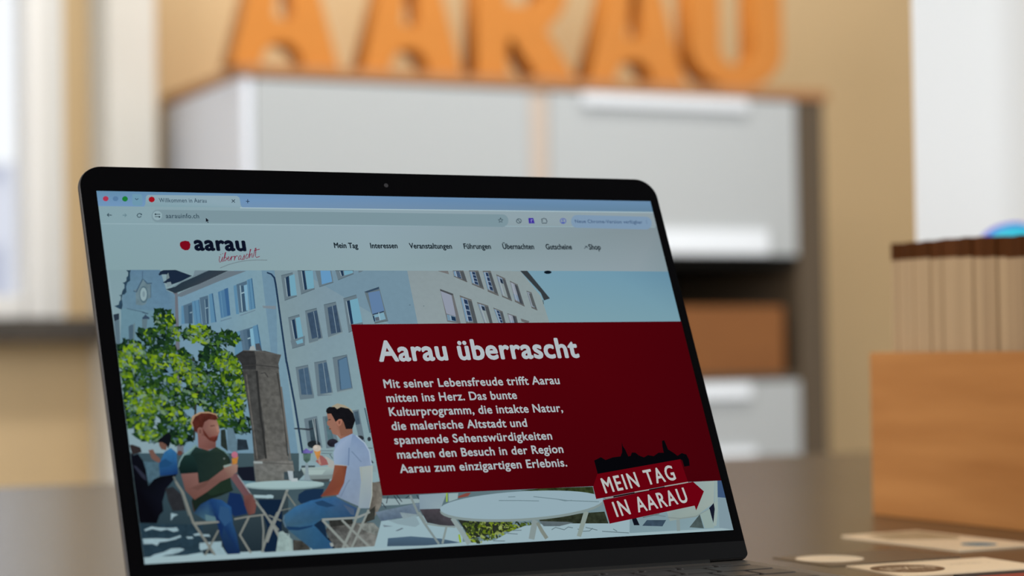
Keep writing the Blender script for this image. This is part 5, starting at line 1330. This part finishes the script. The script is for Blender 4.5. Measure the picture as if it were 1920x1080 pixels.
class Page:
    """flat coloured shapes collected into one mesh on the screen"""
    depth = 0.0

    def __init__(self):
        self.v, self.f, self.c, self.g = [], [], [], []

    def add(self, pts, cols, g=0.0, step=0.6e-6):
        Page.depth += step
        i0 = len(self.v)
        self.v += [lid(u / 1440 * SW, (900 - v) / 900 * SH, Page.depth) for u, v in pts]
        n = len(pts)
        self.f.append(tuple(range(i0, i0 + n)))
        k = len(cols)
        self.c.append([cols[min(k - 1, i * k // n)] if k != n else cols[i] for i in range(n)])
        self.g.append(g)

    def text(self, s, col, u0, v0, u1, v1, cap, bold, spacing):
        vs, fs, xa, xb = text_mesh(s, spacing)
        size = cap / cap_height()
        ln = math.hypot(u1 - u0, v1 - v0)
        e = Vector(((u1 - u0) / ln, (v1 - v0) / ln))
        nrm = Vector((e.y, -e.x))
        kx = ln / (xb - xa)
        d = bold * size
        sh = [(0, 0)] + ([(d * math.cos(t), d * math.sin(t)) for t in [math.pi / 4 * i for i in range(8)]] if bold else [])
        kx = (ln - 2 * d) / (xb - xa)
        Page.depth += 1e-6
        for dx, dy in sh:
            i0 = len(self.v)
            for x, y in vs:
                p = Vector((u0, v0)) + e * (d + (x - xa) * kx + dx) + nrm * (y * size + dy)
                self.v.append(lid(p.x / 1440 * SW, (900 - p.y) / 900 * SH, Page.depth))
            for f in fs:
                self.f.append(tuple(i0 + k for k in f))
                self.c.append([col] * len(f))
                self.g.append(0.0)
        Page.depth += 1e-6

    def build(self, name, parent):
        me = bpy.data.meshes.new(name)
        me.from_pydata([tuple(p) for p in self.v], [], self.f)
        ca = me.color_attributes.new('pixel', 'FLOAT_COLOR', 'CORNER')
        ga = me.attributes.new('grain', 'FLOAT', 'FACE')
        k = 0
        for i, cs in enumerate(self.c):
            ga.data[i].value = self.g[i]
            for c in cs:
                ca.data[k].color = (*c, 1)
                k += 1
        return link_mesh(name, me, M['pixels'], parent)


def leaf(rnd, x, y, s):
    """one small pointed leaf or cluster of leaf tips"""
    a = rnd.uniform(0, 6.28)
    w = rnd.uniform(0.28, 0.75)
    p = [(-1.0, 0.0), (-0.4, w * rnd.uniform(0.6, 1.0)), (0.35, w * rnd.uniform(0.5, 1.1)), (1.15, rnd.uniform(-0.2, 0.2)), (0.3, -w * rnd.uniform(0.5, 1.1)), (-0.45, -w * rnd.uniform(0.5, 1.0))]
    return [(x + s * (u * math.cos(a) - v * math.sin(a)), y + s * (u * math.sin(a) + v * math.cos(a))) for u, v in p]


def clampp(pts, x0=0.0):
    return [(min(max(u, x0), 1440), min(max(v, 0), 900)) for u, v in pts]


rnd = random.Random(7)
DARK = [(14, 30, 24), (18, 40, 26), (22, 48, 26), (26, 52, 30), (30, 58, 40)]
MID = [(30, 58, 22), (38, 70, 24), (50, 84, 28), (34, 64, 38), (62, 96, 36)]
BRIGHT = [(92, 124, 22), (112, 146, 24), (84, 116, 34), (126, 154, 34)]
PALE = [(88, 118, 92), (104, 132, 108), (76, 104, 78), (110, 136, 116)]


def shade_at(x, y):
    """slowly varying sun / shade over the crown, -1 .. 1"""
    return 0.5 * math.sin(x * 0.052 + 1.3 * math.sin(y * 0.031)) + 0.5 * math.sin(y * 0.058 + 1.7 * math.sin(x * 0.027) + 0.8)


def tree(pg_):
    lv = []
    for (u, v, ru, rv, n) in BLOBS:
        for k in range(int(n * 3.1)):
            r = math.sqrt(rnd.random()) * 1.05
            t = rnd.uniform(0, 6.28)
            x, y = u + ru * r * math.cos(t), v + rv * r * math.sin(t)
            q = 0.5 + 0.34 * shade_at(x, y) + rnd.uniform(-0.5, 0.5)
            lv.append((q, x, y))
    for ph in range(3):
        Page.depth += 1e-6
        for (q, x, y) in lv:
            if ph == 0 and q < 0.52:
                pal, s = DARK, rnd.uniform(6, 15)
            elif ph == 1 and 0.52 <= q < 0.82:
                pal, s = MID, rnd.uniform(4, 10)
            elif ph == 2 and q >= 0.82:
                pal, s = (BRIGHT if rnd.random() < 0.68 else PALE), rnd.uniform(3, 9)
            else:
                continue
            pg_.add(clampp(leaf(rnd, x, y, s)), [lin(rnd.choice(pal))], 0.35, 0.02e-6)
        Page.depth += 1e-6
        if ph < 2:                       # glimpses of the pale houses between the leaves
            for (q, x, y) in lv[ph::9]:
                pg_.add(clampp(leaf(rnd, x + 5, y + 3, rnd.uniform(2, 5.5))), [lin(rnd.choice([(84, 110, 124), (100, 126, 138), (68, 92, 104)]))], 0.2, 0.02e-6)
        if ph == 0:
            for pts, wd in TRUNK:
                q = [(pts[i], pts[i + 1]) for i in range(0, len(pts), 2)]
                for a, b in zip(q, q[1:]):
                    dx, dy = b[0] - a[0], b[1] - a[1]
                    l = math.hypot(dx, dy)
                    nx, ny = -dy / l * wd * 0.7, dx / l * wd * 0.7
                    pg_.add([(a[0] + nx, a[1] + ny), (b[0] + nx, b[1] + ny), (b[0] - nx, b[1] - ny), (a[0] - nx, a[1] - ny)], [lin((46, 50, 46))], 0.2)


def inside(x, y, p):
    r = False
    for (x0, y0), (x1, y1) in zip(p, p[1:] + p[:1]):
        if (y0 > y) != (y1 > y) and x < (x1 - x0) * (y - y0) / (y1 - y0) + x0:
            r = not r
    return r


def shrub(pg_, flat):
    p = [(flat[i], flat[i + 1]) for i in range(0, len(flat), 2)]
    Page.depth += 1e-6
    x0, x1 = min(q[0] for q in p), max(q[0] for q in p)
    y0, y1 = min(q[1] for q in p), max(q[1] for q in p)
    k = 0
    while k < 420:
        x, y = rnd.uniform(x0, x1), rnd.uniform(y0, y1)
        k += 1
        if inside(x, y, p):
            c = rnd.choice([(34, 44, 28), (48, 62, 24), (92, 112, 28), (120, 140, 40), (70, 88, 36), (134, 148, 84), (40, 50, 34)])
            pg_.add(clampp(leaf(rnd, x, y, rnd.uniform(2.5, 7))), [lin(c)], 0.25, 0.02e-6)


pages = {}
for ln in SHAPES.strip().split('\n'):
    sct, cols, g, xy = ln.split('|')
    if sct not in pages:
        pages[sct] = Page()
        if sct in ('header', 'picture'):          # these lie side by side, not on top of each other
            Page.depth = 0.0
    P = pages[sct]
    if cols == 'TREE':
        tree(P)
        continue
    n = [float(k) for k in xy.split()]
    if cols == 'SHRUB':
        shrub(P, n)
        continue
    pts = [(n[i], n[i + 1]) for i in range(0, len(n), 2)]
    P.add(pts, [rgb(c) for c in cols.split()], float(g))
for (s, sct, col, u0, v0, u1, v1, cap, bold, spacing) in WRITING:
    pages[sct].text(s, lin(col), u0, v0, u1, v1, cap, bold, spacing)
pg0 = Page()
Page.depth = -0.00002
pg0.add([(0, 0), (1440, 0), (1440, 900), (0, 900)], [lin((132, 158, 166))])
screen = pg0.build('screen', lap)
for sct, nm in (('bar', 'browser_bar'), ('header', 'page_header'), ('picture', 'street_picture'), ('people', 'picture_foreground'), ('panel', 'red_text_panel'), ('badge', 'arrow_badge')):
    pages[sct].build(nm, screen)

# ------------------------------------------------------------------ bamboo box with leaflets
bx0, bx1, by0, by1, bz1 = 0.847, 1.005, 0.93, 1.217, CZ - 0.0065
bb_ = empty('bamboo_box', (0.925, 1.07, DESK), 'open bamboo box holding cream leaflets at the right edge of the table', 'box')
obj('side_panel', box(bx0, bx0 + 0.009, by0, by1, DESK, bz1, 0.0008), M['bamboo'], bb_)
obj('side_panel', box(bx1 - 0.009, bx1, by0, by1, DESK, bz1, 0.0008), M['bamboo'], bb_)
obj('end_panel', box(bx0 + 0.009, bx1 - 0.009, by1 - 0.009, by1, DESK, bz1, 0.0008), M['bamboo'], bb_)
obj('end_panel', box(bx0 + 0.009, bx1 - 0.009, by0, by0 + 0.009, DESK, bz1, 0.0008), M['bamboo'], bb_)
obj('bottom_panel', box(bx0 + 0.009, bx1 - 0.009, by0 + 0.009, by1 - 0.009, DESK, DESK + 0.006), M['bamboo'], bb_)
LZ = DESK + 0.0062
edges = [1.2072, 1.1640, 1.1340, 1.1180, 1.1080, 1.0930, 1.0835, 1.0480, 1.0180, 0.9850]
tops = [0.0688, 0.0692, 0.0690, 0.0686, 0.0681, 0.0677, 0.0672, 0.0662, 0.0655]
bots = [0.0571, 0.0564, 0.0558, 0.0551, 0.0546, 0.0541, 0.0532, 0.0518, 0.0508]
names = ['backmost cream leaflet bundle in the bamboo box, lowest brown top', 'second cream leaflet bundle from the back of the bamboo box', 'narrow cream leaflet bundle, third from the back of the bamboo box', 'thin cream leaflet with a reddish brown top, fourth from the back of the bamboo box', 'shade-coloured cream leaflet bundle, fifth from the back of the bamboo box', 'pale thin leaflet, sixth from the back of the bamboo box', 'wide shade-coloured cream leaflet bundle cut by the right picture edge', 'leaflet bundle beyond the wide shade-coloured one, toward the front of the bamboo box', 'frontmost leaflet bundle in the bamboo box']
for i in range(9):
    y1, y0 = edges[i] - 0.00015, edges[i + 1] + 0.00015
    zt, zm = CZ + tops[i], CZ + bots[i]
    sx = 0.8600 + (0.0012 if i % 2 else 0.0)
    t = empty('leaflet', (sx + 0.05, (y0 + y1) / 2, LZ), names[i], 'leaflet', 'leaflets in the bamboo box')
    a = bmesh.new()
    b = bmesh.new()
    nsh = max(1, round((y1 - y0) / 0.006))
    for k in range(nsh):
        ya, yb = y0 + (y1 - y0) * k / nsh, y0 + (y1 - y0) * (k + 1) / nsh
        j = 0.0005 * ((k * 7 + i * 3) % 3)
        add_box(a, sx + j, sx + 0.10, ya + 0.00002, yb - 0.00002, LZ, zm, 0.00012, 1)
        add_box(b, sx + j - 0.0004, sx + 0.10, ya + 0.00002, yb - 0.00002, zm, zt - 0.0004 * ((k + i) % 3), 0.00012, 1)
    obj('sheets', a, M['leaflet_shaded'] if i in (4, 6, 7) else M['leaflet'], t)
    obj('top_band', b, M['band_b'] if i in (1, 3) else M['band'], t)['label'] = 'dark brown printed top band'

# ------------------------------------------------------------------ white curved display with a blue emblem
ds = empty('display_board', (1.10, 1.40, DESK), 'tall white curved display board with blue emblem behind the bamboo box', 'display board')


def curve_pt(s, off=0.0):
    """plan of the board: straight at first, bending away from the room at the far end"""
    a0 = math.radians(8)
    bend = max(0.0, s - 0.07)
    th = a0 + min(bend / 0.17, 1.25)
    x, y, st = 1.0225, 1.397, 0.0
    k = 0
    while st < s - 1e-9:
        h = min(0.004, s - st)
        b2 = max(0.0, st - 0.07)
        t2 = a0 + min(b2 / 0.17, 1.25)
        x += math.cos(t2) * h
        y += math.sin(t2) * h
        st += h
    return x + math.sin(th) * off, y - math.cos(th) * off


pn = bmesh.new()
N = 36
zb0, zb1 = DESK + 0.012, DESK + 0.62
cols = []
for i in range(N + 1):
    s = 0.26 * i / N
    xa, ya = curve_pt(s)
    xb, yb = curve_pt(s, -0.003)
    cols.append([pn.verts.new(p) for p in ((xa, ya, zb0), (xa, ya, zb1), (xb, yb, zb1), (xb, yb, zb0))])
for a, b in zip(cols, cols[1:]):
    for j in range(4):
        pn.faces.new((a[j], b[j], b[(j + 1) % 4], a[(j + 1) % 4]))
pn.faces.new(cols[0])
pn.faces.new(cols[-1])
obj('panel', pn, M['board'], ds)
ft = bmesh.new()
add_prism(ft, [curve_pt(0.26 * i / 12, 0.012) for i in range(13)] + [curve_pt(0.26 * (12 - i) / 12, -0.016) for i in range(13)], lambda a, b, d: (a, b, d), DESK, DESK + 0.012)
obj('foot', ft, M['white_paint'], ds)
for nm, k, off, m in (('emblem_rim', 1.0, 0.0003, M['violet']), ('emblem', 0.86, 0.0006, M['blue'])):
    e = bmesh.new()
    cs, czz, rs, rz = 0.124, CZ + 0.0800, 0.056, 0.0200
    ctr = e.verts.new((*curve_pt(cs, off), czz))
    ring = []
    for i in range(48):
        t = 2 * math.pi * i / 48
        ring.append((cs + rs * k * math.cos(t), czz + rz * k * math.sin(t)))
    prev = [ctr] * 48
    for q in (0.25, 0.5, 0.75, 1.0):
        cur = [e.verts.new((*curve_pt(cs + (a - cs) * q, off), czz + (z - czz) * q)) for a, z in ring]
        for i in range(48):
            if q == 0.25:
                e.faces.new((ctr, cur[i], cur[(i + 1) % 48]))
            else:
                e.faces.new((prev[i], cur[i], cur[(i + 1) % 48], prev[(i + 1) % 48]))
        prev = cur
    obj(nm, e, m, ds)['label'] = 'vivid blue emblem' if nm == 'emblem' else 'violet rim of the emblem'


# ------------------------------------------------------------------ cards lying on the table
def card(name, cx, cy, ang, lx, ly, z0, th, m, label, cat, group=None):
    t = empty(name, (cx, cy, z0), label, cat, group)
    ca, sa = math.cos(ang), math.sin(ang)
    F = lambda a, b, d: (cx + a * ca - b * sa, cy + a * sa + b * ca, d)
    c = bmesh.new()
    add_prism(c, rrect(-lx / 2, lx / 2, -ly / 2, ly / 2, (0.0004,) * 4, 2), F, z0, z0 + th)
    obj('card_stock', c, m, t)

    def flat(nm, polys, m2, lab=None, k=1):
        p = bmesh.new()
        zz = z0 + th + 0.00004 * k
        for q in polys:
            p.faces.new([p.verts.new(F(a, b, zz)) for a, b in q])
        me_ = bpy.data.meshes.new(nm)
        bmesh.ops.recalc_face_normals(p, faces=p.faces)
        p.to_mesh(me_)
        p.free()
        o = link_mesh(nm, me_, m2, t)
        if lab:
            o['label'] = lab
        return o
    return t, flat


def oval(cx, cy, rx, ry, n=40):
    return [(cx + rx * math.cos(2 * math.pi * i / n), cy + ry * math.sin(2 * math.pi * i / n)) for i in range(n)]


def writing_marks(x0, x1, y, h, seed):
    """a printed line too small to read, as short dashes"""
    r = random.Random(seed)
    out = []
    x = x0
    while x < x1:
        l = r.uniform(0.0008, 0.0032)
        if r.random() < 0.8:
            out.append([(x, y), (x + l, y), (x + l, y + h * r.uniform(0.6, 1.2)), (x, y + h)])
        x += l + r.uniform(0.0004, 0.0012)
    return out


# dark brown business card with a white round logo
t, flat = card('business_card', 0.6735, 0.9745, 0.03, 0.087, 0.056, DESK, 0.0005, M['card_brown'], 'dark brown business card with a round white logo beside the laptop', 'business card', 'cards on the table')
flat('logo', [oval(-0.0215, 0.0045, 0.0188, 0.0188)], M['card_white'], 'round white logo')
flat('logo_print', [oval(-0.024, 0.006, 0.007, 0.0022), oval(-0.019, 0.0005, 0.003, 0.001), oval(-0.017, 0.008, 0.005, 0.001)], M['card_cream'], None, 2)
flat('lettering', writing_marks(0.006, 0.036, 0.000, 0.0012, 3) + writing_marks(0.010, 0.034, 0.0035, 0.0008, 5), M['card_tan'])
# cream business card with a brown oval logo
t, flat = card('business_card', 0.6785, 0.9095, -0.045, 0.0875, 0.0555, DESK, 0.0009, M['card_cream'], 'cream business card with a brown oval logo at the bottom picture edge', 'business card', 'cards on the table')
flat('logo', [oval(-0.0235, 0.0, 0.0195, 0.0190)], M['card_ink'], 'brown oval logo')
bars = []
for (x0, x1, y0, y1) in ((-0.0375, -0.0362, -0.005, 0.006), (-0.0375, -0.033, -0.0062, -0.005), (-0.0335, -0.0325, -0.003, 0.006), (-0.0335, -0.029, 0.005, 0.006), (-0.030, -0.029, -0.003, 0.006), (-0.0275, -0.0265, -0.003, 0.006), (-0.0195, -0.0185, -0.003, 0.006), (-0.0155, -0.0145, -0.003, 0.006), (-0.0125, -0.0115, -0.003, 0.006), (-0.0125, -0.008, -0.004, -0.003), (-0.009, -0.008, -0.003, 0.006), (-0.034, -0.012, 0.009, 0.0098), (-0.034, -0.012, -0.0102, -0.0094)):
    bars.append([(x0, y0), (x1, y0), (x1, y1), (x0, y1)])
bars += [[(-0.0258, -0.003), (-0.0246, -0.003), (-0.0204, 0.006), (-0.0216, 0.006)], [(-0.0216, -0.003), (-0.0204, -0.003), (-0.0246, 0.006), (-0.0258, 0.006)], [(-0.0195, 0.006), (-0.0183, 0.006), (-0.0145, -0.003), (-0.0157, -0.003)]]
flat('logo_print', bars, M['card_cream'], None, 2)
flat('lettering', writing_marks(0.004, 0.036, 0.004, 0.0010, 8) + writing_marks(0.006, 0.030, 0.008, 0.0006, 9), M['card_faint'])
# cream card further back, with a tan photo and a blue oval
t, flat = card('postcard', 0.7635, 1.031, 0.035, 0.058, 0.112, DESK, 0.0012, M['card_cream'], 'cream card with a tan picture and a blue oval, lying before the bamboo box', 'card', 'cards on the table')
flat('printed_photo', [[(-0.024, 0.016), (-0.008, 0.006), (0.012, -0.004), (0.024, 0.008), (0.026, 0.050), (0.004, 0.053), (-0.018, 0.046)]], M['card_photo'], 'tan printed picture')
flat('blue_oval', [oval(0.001, -0.037, 0.0105, 0.0105)], M['card_blue'], 'steel blue oval')
# red card with black border, mostly outside the picture
t, flat = card('red_card', 0.7000, 0.8455, -0.045, 0.0875, 0.0555, DESK, 0.0008, M['card_black'], 'black edged red card in the bottom right corner of the picture', 'card', 'cards on the table')
flat('red_field', [[(-0.038, -0.024), (0.040, -0.024), (0.040, 0.0165), (-0.038, 0.0165)]], M['card_red'], 'red printed field')
